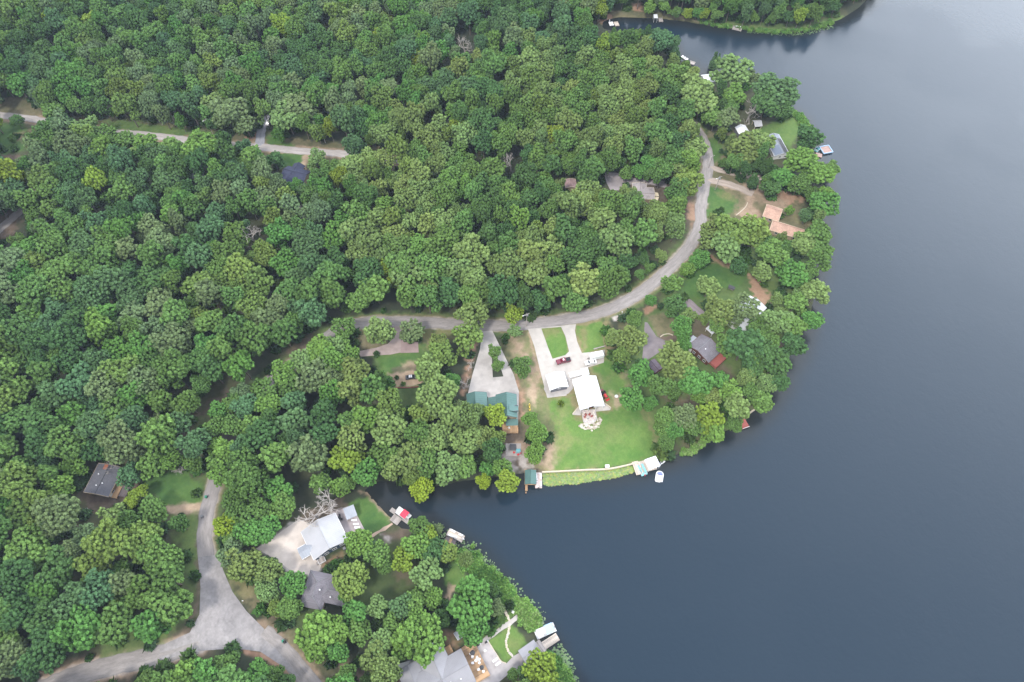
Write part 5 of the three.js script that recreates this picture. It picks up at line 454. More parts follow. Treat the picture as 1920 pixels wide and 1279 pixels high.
// walls along lawns, built of separate blocks
function stoneWall(name, label, s, h, w, mat, len = 1.6) { const P = wpts(s), cv = new THREE.CatmullRomCurve3(P, false, 'centripetal'), L = cv.getLength(), n = Math.round(L / len), mid = cv.getPointAt(0.5), o = thing(name, label, 'wall', [mid.x, 0, mid.z]); const r = rng(n); const g0 = bx(L / n - 0.04, h + 0.7, w), shared = [g0, bx(L / n - 0.04, h + 0.64, w * 1.1)]; for (let i = 0; i < n; i++) { const p = cv.getPointAt((i + 0.5) / n), t = cv.getTangentAt((i + 0.5) / n), m = part(o, 'stone', shared[Math.floor(r() * 2)], mat); m.position.set(p.x - mid.x, (h - 0.7) / 2 + (r() - 0.5) * 0.06, p.z - mid.z); m.rotation.y = Math.atan2(-t.z, t.x) + (r() - 0.5) * 0.03; } }
stoneWall('retaining_wall', 'low pale block wall along the foot of the bright lawn', '1016,885.5 1050,884 1095,881.5 1140,879.5 1172,873.5 1197,867', 0.35, 0.5, M.wallStone); stoneWall('retaining_wall', 'low pale wall at the shore right of the dock under the trees', '1281,847.5 1298,841 1313,834 1316,828', 0.3, 0.5, M.wallStone); stoneWall('retaining_wall', 'short pale wall at the shore beside the red swim dock', '1403,777 1409,772 1415,768', 0.3, 0.5, M.wallStone); stoneWall('retaining_wall', 'dark timber-edged wall below the black car on the dirt patch', '742,727.5 770,727 797,724', 0.4, 0.4, W.rust, 2.2); stoneWall('garden_kerb', 'thin curved pale kerb between lawn and gravel in the north-east', '1380,404 1390,396 1398,388 1402,380', 0.2, 0.3, M.wallStone, 1.3); stoneWall('retaining_wall', 'low log wall on the grass above the camper trailer', '1113,655 1124,652 1135,649', 0.35, 0.45, W.grey, 1.8); stoneWall('garden_kerb', 'curved stone kerb round the bed right of the purplish drive', '1238,632 1244,628 1254,626.5 1262,629', 0.25, 0.35, M.wallStone, 1.2); stoneWall('garden_kerb', 'pale kerb between patio and lawn by the boathouse', '915,1202 922,1213 932,1229 940,1240 949,1244', 0.12, 0.3, M.wallStone, 1.3);
{ // stepping stones of the winding path: each stone its own piece
  const r = rng(21), g = new THREE.CylinderGeometry(0.42, 0.45, 0.12, 7), o = thing('stone_path', 'winding path of pale stepping stones across the lakeside lawn', 'path', G(953, 1200).setY(0).toArray()); o.userData.kind = 'structure'; o.updateMatrixWorld(true);
  for (const s of ['956,1172 953.5,1186 948.5,1202 950,1213 954,1222 961,1229', '947,1146 951,1154 955,1162']) { const cv = new THREE.CatmullRomCurve3(wpts(s)), n = Math.round(cv.getLength() / 0.62); for (let i = 0; i <= n; i++) { const p = o.worldToLocal(cv.getPointAt(i / n)), m = part(o, 'stone', g, r() < 0.6 ? M.rockPale : M.wallStone); m.position.set(p.x + (r() - 0.5) * 0.25, 0.05, p.z + (r() - 0.5) * 0.25); m.scale.set(0.8 + r() * 0.4, 1, 0.8 + r() * 0.4); m.rotation.y = r() * 6; } }
}
function pole(label, base, top, H, lamp) { const p = G(...base), o = thing('utility_pole', label, 'pole', [p.x, 0, p.z], 0.4); part(o, 'shaft', cyl(0.17, 0.11, H, 0, 0, 0, 8), W.grey); part(o, 'crossarm', bx(2.2, 0.14, 0.12, 0, H - 0.6, 0.14), W.grey); for (const x of [-1, -0.4, 0.9]) part(o, 'insulator', cyl(0.06, 0.04, 0.22, x, H - 0.53, 0.14, 6), M.white); if (lamp) { part(o, 'transformer', cyl(0.28, 0.28, 0.8, 0.4, H - 2.2, 0, 10), M.midGrey); part(o, 'street_lamp', [rod(V(0, H - 1.4, 0), V(-1.4, H - 1.0, 0), 0.05), rbx(0.6, 0.18, 0.3, -1.6, H - 1.0, 0, 0.06)], M.white); } return o; }
pole('wooden utility pole beside the sandy track in the north-east', [1341, 356], 0, 9, true); pole('wooden utility pole at the road above the white driveway', [987, 612], 0, 10, true); pole('wooden utility pole where the gravel track leaves the road', [1329, 314], 0, 8, false); pole('wooden utility pole at the edge of the upper left wood', [82, 201], 0, 10, false); pole('wooden utility pole in the clearing left of the pale upper road', [241, 224], 0, 10, false); pole('wooden utility pole above the bright green roadside tree', [400, 252], 0, 10, true);

// ---------------------------------------------------------------- trees
// leaf cards gathered in clumps, clumps on the limbs' outer lobes; nominal radius 6 m, height 18 m
function crownGeometry(seed, o = {}) {
  const { R = 6, cy = 10.8, ry = 6.8, lobes = 9, spread = 0.62, lobeR = [0.26, 0.46], clumpR = 0.70, per = 42, leaf = 0.46, top = -0.35, inner = 110, cone = 0, sparse = 1, gap = 0.88 } = o, C = [];
  const r = rng(seed), dir = () => { const z = 2 * r() - 1, a = r() * 6.2832, s = Math.sqrt(1 - z * z); return V(s * Math.cos(a), z, s * Math.sin(a)); };
  const L = [];
  if (cone) { for (let i = 0; i < 9; i++) { const f = i / 8; L.push([V((r() - 0.5) * 0.8, 2.2 + f * 13.5, (r() - 0.5) * 0.8), lerp(R * 0.62, 0.8, f)]); } }
  else { L.push([V((r() - 0.5), cy + ry * 0.22, (r() - 0.5)), R * 0.55]); for (let i = 0; i < lobes; i++) { const a = i / lobes * 6.2832 + r() * 0.7, k = R * spread * (0.75 + 0.5 * r()), up = (r() - 0.42) * 1.5; L.push([V(Math.cos(a) * k, cy + up * ry * 0.75, Math.sin(a) * k), R * lerp(lobeR[0], lobeR[1], r())]); } }
  const pos = [], nor = [], col = [], idx = [];
  const card = (p, n, s, t) => { const u = V(r() - 0.5, r() - 0.5, r() - 0.5).cross(n).normalize(), v = n.clone().cross(u), k = pos.length / 3, bend = 0.18 * s; const sn = n;
    for (const [a, b, c] of [[-1, -0.5, bend], [1, -0.35, 0], [0.1, 0.95, bend]]) { pos.push(p.x + (u.x * a + v.x * b) * s - n.x * c, p.y + (u.y * a + v.y * b) * s - n.y * c, p.z + (u.z * a + v.z * b) * s - n.z * c); nor.push(sn.x, sn.y, sn.z); col.push(t, t, t); } idx.push(k, k + 1, k + 2); };
  for (const [c, lr] of L) {
    const n = Math.round(4 * Math.PI * lr * lr * 1.5 / (clumpR * clumpR) * sparse);
    for (let i = 0; i < n; i++) {
      const d = dir(); if (d.y < top && r() < 0.8) continue; const cr = clumpR * (0.75 + 0.5 * r()), wob = 0.74 + 0.44 * r(), p = c.clone().addScaledVector(d, lr * wob);
      if (L.some(([q, qr]) => q !== c && p.distanceTo(q) < qr * 0.72) || C.some(([q, qr]) => p.distanceTo(q) < (qr + cr) * gap)) continue; C.push([p, cr]);
      const tone = 0.78 + 0.44 * r(), out = p.clone().sub(V(0, cy - 2, 0)).normalize();
      for (let k = 0; k < per; k++) { const e = dir(); e.addScaledVector(out, 0.55); e.y += 0.35; e.normalize(); const q = p.clone().addScaledVector(e, cr * (0.62 + 0.42 * r())); q.y -= 0.08 * cr; const nn = dir().multiplyScalar(0.55).addScaledVector(e, 1).normalize(); card(q, nn, leaf * (0.55 + 0.6 * r()), tone * (0.85 + 0.3 * r())); }
    }
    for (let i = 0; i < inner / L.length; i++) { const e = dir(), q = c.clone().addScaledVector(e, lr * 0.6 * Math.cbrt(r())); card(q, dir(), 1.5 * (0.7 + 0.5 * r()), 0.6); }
  }
  const g = new THREE.BufferGeometry(); g.setAttribute('position', new THREE.Float32BufferAttribute(pos, 3)); g.setAttribute('normal', new THREE.Float32BufferAttribute(nor, 3)); g.setAttribute('color', new THREE.Float32BufferAttribute(col, 3)); g.setIndex(idx); g.userData = { L }; return g;
}
function trunkGeometry(crown, seed, h = 12) {
  const r = rng(seed), gs = [], b = V((r() - 0.5) * 0.6, 4.6, (r() - 0.5) * 0.6), c = V((r() - 0.5) * 1.2, h, (r() - 0.5) * 1.2); gs.push(rod(V(0, -0.3, 0), b, 0.36, 0.27, 7), rod(b, c, 0.27, 0.12, 7));
  for (const [p, lr] of crown.userData.L.slice(1, 8)) { const s = b.clone().lerp(c, 0.15 + 0.6 * r()), m = s.clone().lerp(p, 0.55); m.y -= 0.7; gs.push(rod(s, m, 0.15, 0.1, 5), rod(m, p.clone().setY(p.y + lr * 0.2), 0.1, 0.04, 5)); }
  return merge(gs);
}
const CROWNS = []; // [crown, trunk]
const KINDS = {
  broad: [0, 1, 2, 3, 4, 5].map((i) => ({ seed: 100 + i })), tall: [0, 1, 2].map((i) => ({ seed: 140 + i, R: 5.2, ry: 7.6, cy: 10.6, lobes: 11, spread: 0.5 })), fine: [0, 1, 2].map((i) => ({ seed: 160 + i, clumpR: 0.6, per: 30, leaf: 0.40, lobes: 11, spread: 0.58 })),
  airy: [0, 1].map((i) => ({ seed: 180 + i, lobes: 11, spread: 0.66, lobeR: [0.24, 0.36], clumpR: 0.66, per: 30, leaf: 0.42, inner: 60, sparse: 0.8 })), cone: [{ seed: 190, cone: 1, R: 5, clumpR: 0.66, per: 34, leaf: 0.42, inner: 100, top: -0.6 }], round: [0, 1].map((i) => ({ seed: 195 + i, lobes: 12, spread: 0.62, lobeR: [0.38, 0.46], clumpR: 0.64, per: 32, leaf: 0.42, cy: 10.2, ry: 6.4 })),
};
const SPEC = {}; for (const [k, list] of Object.entries(KINDS)) SPEC[k] = list.map((o) => { const c = crownGeometry(o.seed, o); return { crown: c, trunk: trunkGeometry(c, o.seed + 1, k === 'cone' ? 15 : 12) }; });
const TONES = { // base colours of the leaves
  m: [0.120, 0.220, 0.058], d: [0.078, 0.158, 0.050], g: [0.096, 0.216, 0.050], p: [0.174, 0.262, 0.084], y: [0.210, 0.296, 0.042], o: [0.146, 0.224, 0.056], b: [0.094, 0.182, 0.074], s: [0.148, 0.218, 0.094], l: [0.23, 0.32, 0.034], c: [0.182, 0.260, 0.080], f: [0.140, 0.260, 0.058],
};
const TONE_WORD = { m: 'mid green', d: 'deep green', g: 'fresh green', p: 'pale green', y: 'yellow-green', o: 'olive green', b: 'bluish green', s: 'grey-green', l: 'yellowing', c: 'pale olive', f: 'bright green' };
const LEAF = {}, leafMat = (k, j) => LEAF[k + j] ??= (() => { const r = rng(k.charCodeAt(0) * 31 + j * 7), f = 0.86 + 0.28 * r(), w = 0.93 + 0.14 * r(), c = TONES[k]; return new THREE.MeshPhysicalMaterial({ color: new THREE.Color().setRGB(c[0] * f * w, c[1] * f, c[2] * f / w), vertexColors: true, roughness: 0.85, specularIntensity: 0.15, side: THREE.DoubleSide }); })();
const BARK = mapped(speckled([0.15, 0.125, 0.10], 0.3, 9, 2, 90, 0.3)), BARE = std([0.42, 0.38, 0.35], 0.9);
// placed trees: crown centre and radius as seen, tone, kind
const SET = []; // {x, y, r, tone, kind, label}
const put = (s, kind = 'broad') => { for (const e of s.trim().split(/\s*;\s*/)) { if (!e) continue; const [x, y, r, t, k] = e.split(','); SET.push({ x: +x, y: +y, r: +r, tone: t, kind: k ?? kind }); } };
put('644,614,21,m,airy; 712,620,27,p,airy; 773,622,22,s,airy; 885,588,27,c,airy; 877,634,27,o,airy; 963,588,18,y,airy; 965,622,13,p,airy; 980,688,17,m,fine; 927,659,12,m,airy; 933,684,11,m,airy; 830,664,23,o; 802,690,23,p; 820,742,34,p,fine; 845,785,25,p; 792,778,22,o; 850,712,14,g,fine; 862,762,12,s,airy');
put('993,784,14,f,fine; 1005,812,21,f,fine; 1002,850,16,f,fine; 896,770,14,p,airy; 932,781,19,y; 898,816,21,c,airy; 931,820,15,o,airy; 907,903,13,l,round; 952,908,20,y; 942,878,15,f; 914,880,15,g; 870,830,24,p; 872,872,22,m; 790,918,19,l,round; 650,862,25,y; 838,880,24,p; 800,865,24,m; 760,860,26,c');
put('1189,598,13,m,fine; 1184,643,25,c,fine; 1219,565,10,g,round; 1261,532,18,m; 1262,573,18,d; 1288,506,12,f,round; 1311,488,15,g,round; 1329,538,21,p; 1350,582,27,c,airy; 1398,578,27,s,airy; 1395,650,35,d; 1424,655,22,d; 1366,640,22,m; 1278,616,18,g,round; 1283,645,12,g,round; 1271,678,31,c,fine; 1199,702,22,g; 1238,722,19,m; 1307,716,26,g; 1312,742,13,f; 1350,712,18,g; 1368,732,19,f; 1398,709,16,p,fine; 1181,748,21,g,fine; 1266,735,14,m; 1246,786,18,m,fine; 1281,781,22,s,fine; 1327,783,26,y; 1340,810,20,f; 1383,764,24,p; 1377,796,15,m,fine; 1429,753,18,m; 1436,720,18,p,fine; 1463,716,19,d; 1452,682,25,d; 1486,645,22,d; 1455,602,24,p; 1488,610,24,m; 1522,600,19,g; 1492,570,20,m; 1530,548,22,p; 1538,480,24,m; 1516,464,22,p; 1508,510,18,m; 1485,512,25,g; 1452,478,24,m; 1430,508,20,p,tall; 1363,460,28,p; 1409,448,22,o; 1330,452,20,c,airy; 1218,756,13,g,fine; 1240,806,14,m,fine; 1300,800,18,m; 1262,806,18,g,fine; 1250,830,14,m,fine; 1410,690,18,d; 1420,620,16,m; 1405,735,16,m');
put('1335,427,21,c,airy; 1374,432,31,o; 1413,432,29,o; 1445,468,22,d; 1480,396,8,f,round; 1512,404,13,b,fine; 1545,387,23,g; 1550,362,16,f; 1534,328,26,f; 1500,302,25,f; 1466,331,21,g; 1446,354,16,d; 1392,279,28,c; 1428,266,22,p; 1390,300,16,c; 1516,255,23,d; 1512,262,14,d; 1562,317,13,m; 1286,341,25,o; 1302,281,22,p; 1218,305,16,g; 1196,322,12,g; 1172,325,12,m; 1360,308,8,m; 1498,346,18,m; 1520,365,12,m; 1532,440,24,m; 1508,455,18,p; 1500,462,14,d');
put('1371,131,29,p; 1453,175,33,b,round; 1437,196,24,d; 1379,181,20,f; 1316,188,33,p; 1363,222,23,s; 1410,148,15,s; 1396,158,12,g; 1342,222,20,m; 1300,160,24,p; 1266,138,20,m; 1466,205,18,d; 1288,24,8,y; 1307,24,9,g; 1321,26,9,y; 1415,32,9,f; 1247,14,11,f; 1218,14,11,f; 1268,22,9,m; 1345,28,10,m; 1445,36,9,m; 1480,34,11,d; 1530,26,10,g; 1565,14,10,d'); put('1341,108,11,b; 1349,106,6,b', 'cone');
put('671,1020,25,f,fine; 709,1040,21,m,airy; 722,1062,14,m,airy; 658,1090,27,o,round; 551,1098,22,g,round; 709,1136,20,p; 664,1148,23,g; 672,1187,20,m; 754,1136,21,b; 782,1124,20,m; 782,1160,20,f; 814,1120,18,f; 802,1072,28,p; 757,1047,22,y; 779,1024,23,f; 788,992,17,m; 813,1033,22,d; 834,1036,18,o; 800,1004,18,y; 821,992,10,s,airy; 883,1130,34,g,round; 886,1178,25,g,round; 931,1140,14,s,fine; 717,1205,22,p; 793,1200,38,f,round; 757,1202,27,f; 700,1232,22,c; 594,1185,32,f; 625,1180,22,f; 633,1222,19,g; 592,1222,22,f; 1015,1258,28,y,round; 962,1266,11,m,fine; 985,1262,13,d,fine; 650,1266,17,m; 692,1275,12,m; 735,1172,18,m; 828,1160,14,d; 650,1120,12,g');
put('427,985,19,l; 432,1012,15,m; 456,1058,28,c,airy; 502,1070,25,c,airy; 502,1108,20,p,fine; 517,1142,13,o,fine; 545,1140,20,m,fine; 384,1262,26,g; 425,1244,19,m; 346,1266,24,f; 300,1282,22,m; 480,1262,20,g; 513,1264,16,m; 541,1276,12,d; 262,924,15,y; 250,938,12,y; 288,955,22,m; 213,968,22,p,airy; 416,893,20,f; 116,916,23,f; 142,874,18,f; 240,890,22,b,airy; 282,870,24,m; 325,865,16,f; 470,1000,24,g; 452,970,22,m; 500,990,24,g; 530,955,22,m; 490,955,22,m; 520,918,24,g; 440,940,20,m; 634,912,17,f; 600,905,18,m; 690,888,22,g; 655,905,14,m');
put('1380,596,17,s,airy; 1416,602,15,m,airy; 1345,612,15,m; 1318,598,11,o,airy; 1440,642,19,m; 1412,672,20,m; 232,266,20,m; 274,272,21,f; 318,276,19,m; 160,240,20,p; 196,252,19,m; 352,284,16,f; 440,286,12,m; 255,290,18,p'); put('380,282,30,f,round; 470,292,24,m; 515,300,16,d; 410,295,14,d; 565,205,32,s; 540,222,26,p; 432,208,30,s; 405,190,22,p; 460,235,20,s; 592,300,16,p; 660,310,26,p; 620,325,20,m; 30,226,12,d,fine; 100,210,22,m; 24,262,6,m,round; 640,640,16,m; 655,668,16,f; 404,800,19,m; 410,838,19,f; 406,868,16,m; 412,772,19,g; 440,758,18,m; 598,650,20,f; 566,678,22,p; 530,704,22,f; 494,730,22,m; 460,760,22,b; 436,800,20,m; 424,846,20,f; 545,730,20,m; 505,762,22,f; 470,800,22,m; 626,650,20,p; 600,668,22,f');
// image-space plan of what the photograph shows free of crowns
const MW = 480, MH = 320, PLAN = new Uint8Array(MW * MH);
function bar(s) { const P = pts(s).map(([x, y]) => ({ x: x / 4, z: y / 4 })); let a = 1e9, b = -1e9, c = 1e9, d = -1e9; for (const p of P) { a = Math.min(a, p.x); b = Math.max(b, p.x); c = Math.min(c, p.z); d = Math.max(d, p.z); } for (let j = Math.max(0, Math.floor(c)); j <= Math.min(MH - 1, d); j++) for (let i = Math.max(0, Math.floor(a)); i <= Math.min(MW - 1, b); i++) if (inside(P, i + 0.5, j + 0.5)) PLAN[j * MW + i] = 1; }
function barLine(s, w) { const P = pts(s).map(([x, y]) => ({ x, z: y })); for (let j = 0; j < MH; j++) for (let i = 0; i < MW; i++) if (edgeDist(P, i * 4 + 2, j * 4 + 2, false) < w) PLAN[j * MW + i] = 1; }
bar('1640,-8 1608,13 1578,34 1537,50 1497,58 1410,55 1343,49 1289,40 1258,34 1228,32 1151,32 1120,34 1120,50 1154,50 1191,50 1228,45 1255,49 1278,64 1282,101 1305,114 1319,133 1326,129 1336,91 1342,87 1358,101 1376,104 1403,114 1423,131 1450,133 1474,148 1487,175 1490,188 1487,205 1507,225 1505,235 1537,232 1551,252 1558,291 1564,302 1577,319 1574,333 1560,343 1574,356 1578,386 1564,400 1564,417 1575,447 1567,486 1554,512 1540,518 1559,542 1547,575 1549,593 1537,624 1516,634 1514,653 1481,683 1483,719 1462,742 1445,745 1445,778 1426,778 1416,770 1406,798 1390,811 1376,822 1350,831 1324,824 1300,838 1281,848 1240,860 1200,872 1140,880 1018,884 985,880 970,895 972,915 955,931 935,925 920,908 880,916 850,926 800,937 790,948 765,940 750,908 730,912 700,908 692,900 670,915 640,940 690,945 735,980 760,982 790,970 830,990 836,1010 870,1020 890,1035 905,1060 955,1100 960,1130 980,1140 1000,1170 1015,1190 1040,1215 1050,1245 1072,1279 1100,1400 2400,1400 2400,-8');
bar('905,622 923,620 945,660 966,705 972,790 940,762 905,745 875,742 886,700'); bar('985,615 1134,604 1140,660 1165,700 1172,740 1215,790 1232,840 1240,862 1018,886 1032,800 1022,770 1000,690'); bar('946,628 985,620 1002,690 1020,760 1022,800 1008,780 988,760 980,720 965,690'); bar('950,785 972,783 978,830 988,850 1016,872 1018,886 985,886 960,870 944,850 946,800'); bar('738,616 752,616 752,636 787,650 790,664 740,668 700,668 680,664 684,656 720,645'); bar('716,668 788,666 796,700 800,724 776,732 776,765 758,768 752,732 738,712'); bar('672,620 692,620 694,648 674,652');
bar('1206,590 1264,588 1268,612 1250,622 1266,632 1262,644 1240,655 1232,690 1216,690 1206,672 1208,640'); bar('1298,628 1322,624 1362,664 1364,690 1336,692 1300,664'); bar('1292,512 1305,508 1320,505 1345,520 1352,505 1386,510 1397,524 1380,540 1350,538 1350,520 1325,515 1310,545 1290,556 1278,548'); bar('1404,516 1420,522 1446,560 1436,580 1424,576 1405,545'); bar('1402,562 1424,562 1438,577 1428,590 1410,580'); bar('1362,602 1375,608 1420,600 1400,628 1385,622'); bar('1282,562 1300,566 1318,585 1310,592'); bar('1262,744 1300,748 1330,758 1300,770 1270,756'); bar('1444,642 1468,640 1456,670 1440,668'); bar('1282,822 1304,822 1312,832 1284,846'); bar('1160,605 1175,602 1176,624 1164,626');
bar('1332,340 1420,352 1440,362 1438,384 1478,392 1500,424 1496,448 1472,430 1442,412 1408,404 1380,404 1326,406'); bar('1462,350 1490,354 1496,372 1470,374'); bar('1336,316 1376,322 1376,330 1336,328'); bar('1406,250 1440,240 1476,218 1500,238 1490,262 1482,280 1482,292 1466,306 1452,294 1444,250'); bar('1380,232 1432,226 1430,246 1384,256'); bar('1326,262 1346,258 1352,296 1336,304 1328,296'); bar('1318,140 1340,138 1342,150 1322,152'); bar('1504,306 1518,292 1526,302 1524,318 1508,322'); bar('1130,324 1158,325 1176,336 1166,350 1150,354 1136,348'); bar('1190,342 1214,342 1226,356 1236,364 1232,378 1220,372 1202,358'); bar('1064,336 1076,336 1074,352 1064,352'); bar('1222,341 1248,342 1248,350 1224,347');
bar('-20,176 40,182 66,204 66,236 46,240 46,282 -20,292'); bar('200,230 260,226 330,238 392,246 386,252 300,250 215,240'); bar('468,262 490,238 496,222 505,221 502,262 480,272'); bar('504,256 548,272 548,280 506,272'); bar('522,290 574,290 568,316 580,324 560,334 524,318'); bar('-20,420 18,395 38,398 42,412 20,440 -20,460'); bar('362,314 372,314 370,330 362,332'); bar('157,918 186,868 214,872 212,900 228,905 238,925 214,934'); bar('264,906 300,890 354,882 386,918 384,962 326,962 312,948'); bar('160,938 185,934 200,945 170,962'); bar('600,604 626,600 600,625 560,660 530,676 514,674 560,634'); bar('400,740 430,730 420,752 380,790 372,786');
bar('484,1028 520,1004 562,984 562,968 618,948 640,946 668,940 690,930 735,975 740,985 702,1002 684,990 648,1012 648,1050 606,1056 604,1070 586,1080 540,1066'); bar('574,1082 590,1076 608,1094 624,1086 640,1118 624,1132 600,1134 574,1116'); bar('700,1062 730,1064 760,1078 758,1098 706,1108 690,1084'); bar('830,1066 852,1056 896,1098 868,1100 848,1112 838,1140 824,1158 830,1130 838,1106'); bar('822,1176 846,1170 870,1206 840,1226 822,1212'); bar('846,1184 860,1182 866,1196 858,1200'); bar('780,1262 830,1228 866,1222 892,1205 930,1180 955,1160 964,1128 980,1140 976,1160 990,1210 1012,1216 1012,1226 988,1246 950,1262 930,1290 760,1290'); bar('748,1244 776,1240 776,1252 752,1256'); bar('438,1100 462,1098 486,1128 530,1180 566,1200 600,1240 640,1290 600,1290 540,1210 480,1160'); bar('504,1140 514,1146 520,1160 508,1158'); bar('1142,30 1142,24 1200,6 1204,20 1230,22 1300,30 1330,40 1258,36 1146,34'); bar('552,905 600,890 640,882 640,905 622,950 600,985 560,978'); bar('860,58 888,58 886,98 866,98'); bar('1392,232 1402,160 1440,162 1416,230'); bar('1334,42 1376,38 1500,48 1556,34 1590,16 1604,22 1540,54 1497,62 1410,58 1343,52'); bar('640,1046 700,1050 760,1060 790,1080 770,1108 700,1114 684,1090'); bar('716,1000 762,990 764,1010 720,1018'); bar('474,428 490,420 490,452 476,452'); bar('946,290 972,284 980,300 960,320'); bar('842,645 858,640 860,656 846,660'); bar('846,690 880,664 892,690 884,712 870,730 850,712'); bar('1366,44 1392,40 1396,54 1370,54'); bar('1160,-10 1190,-10 1190,10 1168,12');
barLine('664,608 740,603 800,606 860,610', 12); barLine('905,612 948,611', 10); barLine('978,611 1060,600 1110,590 1150,577 1190,556 1228,527 1264,495 1298,455', 14); barLine('1303,402 1314,384 1320,352 1328,312', 15); barLine('402,918 388,962 380,1020 380,1060', 18); barLine('400,1110 400,1180', 38); barLine('345,1215 240,1245 160,1268 90,1290', 18); barLine('480,1200 545,1250 590,1290', 22); barLine('440,1170 500,1210', 22); barLine('506,279 561,284 634,289', 8); barLine('-10,215 62,223', 8);
const planAt = (x, y) => { const i = Math.floor(x / 4), j = Math.floor(y / 4); return i < 0 || j < 0 || i >= MW || j >= MH ? 0 : PLAN[j * MW + i]; };
const FOOT = []; for (const o of scene.children) if (/house|garage|cabin|cottage|shed|shelter|outbuilding|carport|boathouse|breezeway/.test(o.name)) { const b = new THREE.Box3().setFromObject(o); FOOT.push([(b.min.x + b.max.x) / 2, (b.min.z + b.max.z) / 2, 0.42 * Math.hypot(b.max.x - b.min.x, b.max.z - b.min.z)]); }
const TREES = []; const grid = new Map(), cellOf = (x, z) => Math.floor(x / 12) + ',' + Math.floor(z / 12);
const addTree = (t) => { TREES.push(t); const k = cellOf(t.x, t.z); if (!grid.has(k)) grid.set(k, []); grid.get(k).push(t); };
const near = (x, z, f) => { const cx = Math.floor(x / 12), cz = Math.floor(z / 12); for (let i = -2; i <= 2; i++) for (let j = -2; j <= 2; j++) for (const t of grid.get((cx + i) + ',' + (cz + j)) ?? []) if (f(t)) return true; return false; };
{
  const r = rng(2024);
  for (const s of SET) { // radius in metres from the radius seen
    let hc = 10, R = 5; for (let k = 0; k < 3; k++) { const p = G(s.x, s.y, hc); R = s.r / toPx(p)[2]; const Hh = s.kind === 'cone' ? R * 3.4 : clamp(R * 2.1 + 2.2, 2.5, 18); s.H = Hh; hc = Hh * (s.kind === 'round' ? 0.5 : 0.6); }
    const p = G(s.x, s.y, hc); addTree({ x: p.x, z: p.z, R: R * 1.06, H: s.H, tone: s.tone, kind: s.kind, px: s.x, py: s.y, set: true });
  }
  // the wood: as many crowns as find room where the photograph shows crowns
  const OPEN = [[630, 985, 965, 1250], [1170, 440, 1580, 835], [1318, 60, 1600, 440]];
  const pick = (px, py) => { const u = r(); // towards the lake and the middle the leaves turn paler
    const warm = clamp((px - 350) / 700, 0, 1) * clamp((py + 150) / 500, 0, 1) * (px < 1300 ? 1 : 0.8) * (px < 480 && py > 400 ? 0.35 : 1);
    const s = fbm(px * 0.012 + 5, py * 0.016 + 3, 3) + (u - 0.5) * 0.34, w2 = r();
    if (w2 < 0.014) return 'y'; if (w2 < 0.05) return 'f';
    if (s < 0.30) return 'd'; if (s < 0.40) return warm > 0.5 ? 'm' : 'b'; if (s < 0.50) return 'm'; if (s < 0.56) return warm > 0.45 ? 'p' : 'g'; if (s < 0.64) return warm > 0.4 ? 'c' : 's'; if (s < 0.72) return warm > 0.4 ? 'p' : 'm'; return 'o'; };
  for (const [R0, R1, tries, pack] of [[5.2, 6.6, 14000, 0.68], [4.2, 5.2, 24000, 0.68], [3.3, 4.2, 24000, 0.70], [2.4, 3.3, 12000, 0.76]]) for (let k = 0; k < tries; k++) {
    const x = lerp(X0 + 5, X1 - 5, r()), z = lerp(Z0 + 5, Z1 - 5, r()), far = z < -190 ? 1 : 0, R = lerp(R0, R1, r()) * (far ? 0.88 : 1), H = clamp(R * 2.2 + 4 + 2 * far + 7 * (r() - 0.5), 5, 22), hc = H * 0.62;
    const q = toPx(V(x, hc, z)); if (q[0] < -110 || q[0] > 1760 || q[1] < -120 || q[1] > 1420) continue;
    if (R > 3.3 && OPEN.some(([a, b, c, d]) => q[0] > a && q[0] < c && q[1] > b && q[1] < d)) continue;
    if (planAt(q[0], q[1])) continue; let bad = 0; for (const [fh, fr] of [[0.5, 0.9], [0.72, 0.9], [0.95, 0.45]]) for (let a = 0; a < 8 && !bad; a++) { const e = toPx(V(x + Math.cos(a * 0.785) * R * fr, H * fh, z + Math.sin(a * 0.785) * R * fr)); if (planAt(e[0], e[1])) bad = 1; } if (bad) continue;
    if (near(x, z, (t) => { const d2 = (t.x - x) ** 2 + (t.z - z) ** 2, m = pack * (t.R + R); return d2 < m * m; })) continue;
    if (landDist(x, z) < 0.6) continue; if (FOOT.some(([a, b, c]) => (a - x) ** 2 + (b - z) ** 2 < (c + 1) ** 2)) continue;
    let onRoad = false; for (const w of ['loop', 'lower', 'branch', 'upper', 'gravelNorth']) if (edgeDist(ROADS[w], x, z, false) < (w === 'loop' && q[0] < 640 ? 2.9 : 4.2)) { onRoad = true; break; } if (onRoad) continue;
    const u = r(), kind = u < (far ? 0.28 : 0.44) ? 'broad' : u < (far ? 0.72 : 0.64) ? 'tall' : u < 0.88 ? 'fine' : u < 0.97 ? 'round' : 'airy'; addTree({ x, z, R, H, tone: pick(q[0], q[1]), kind, px: q[0], py: q[1], set: false });
  }
}
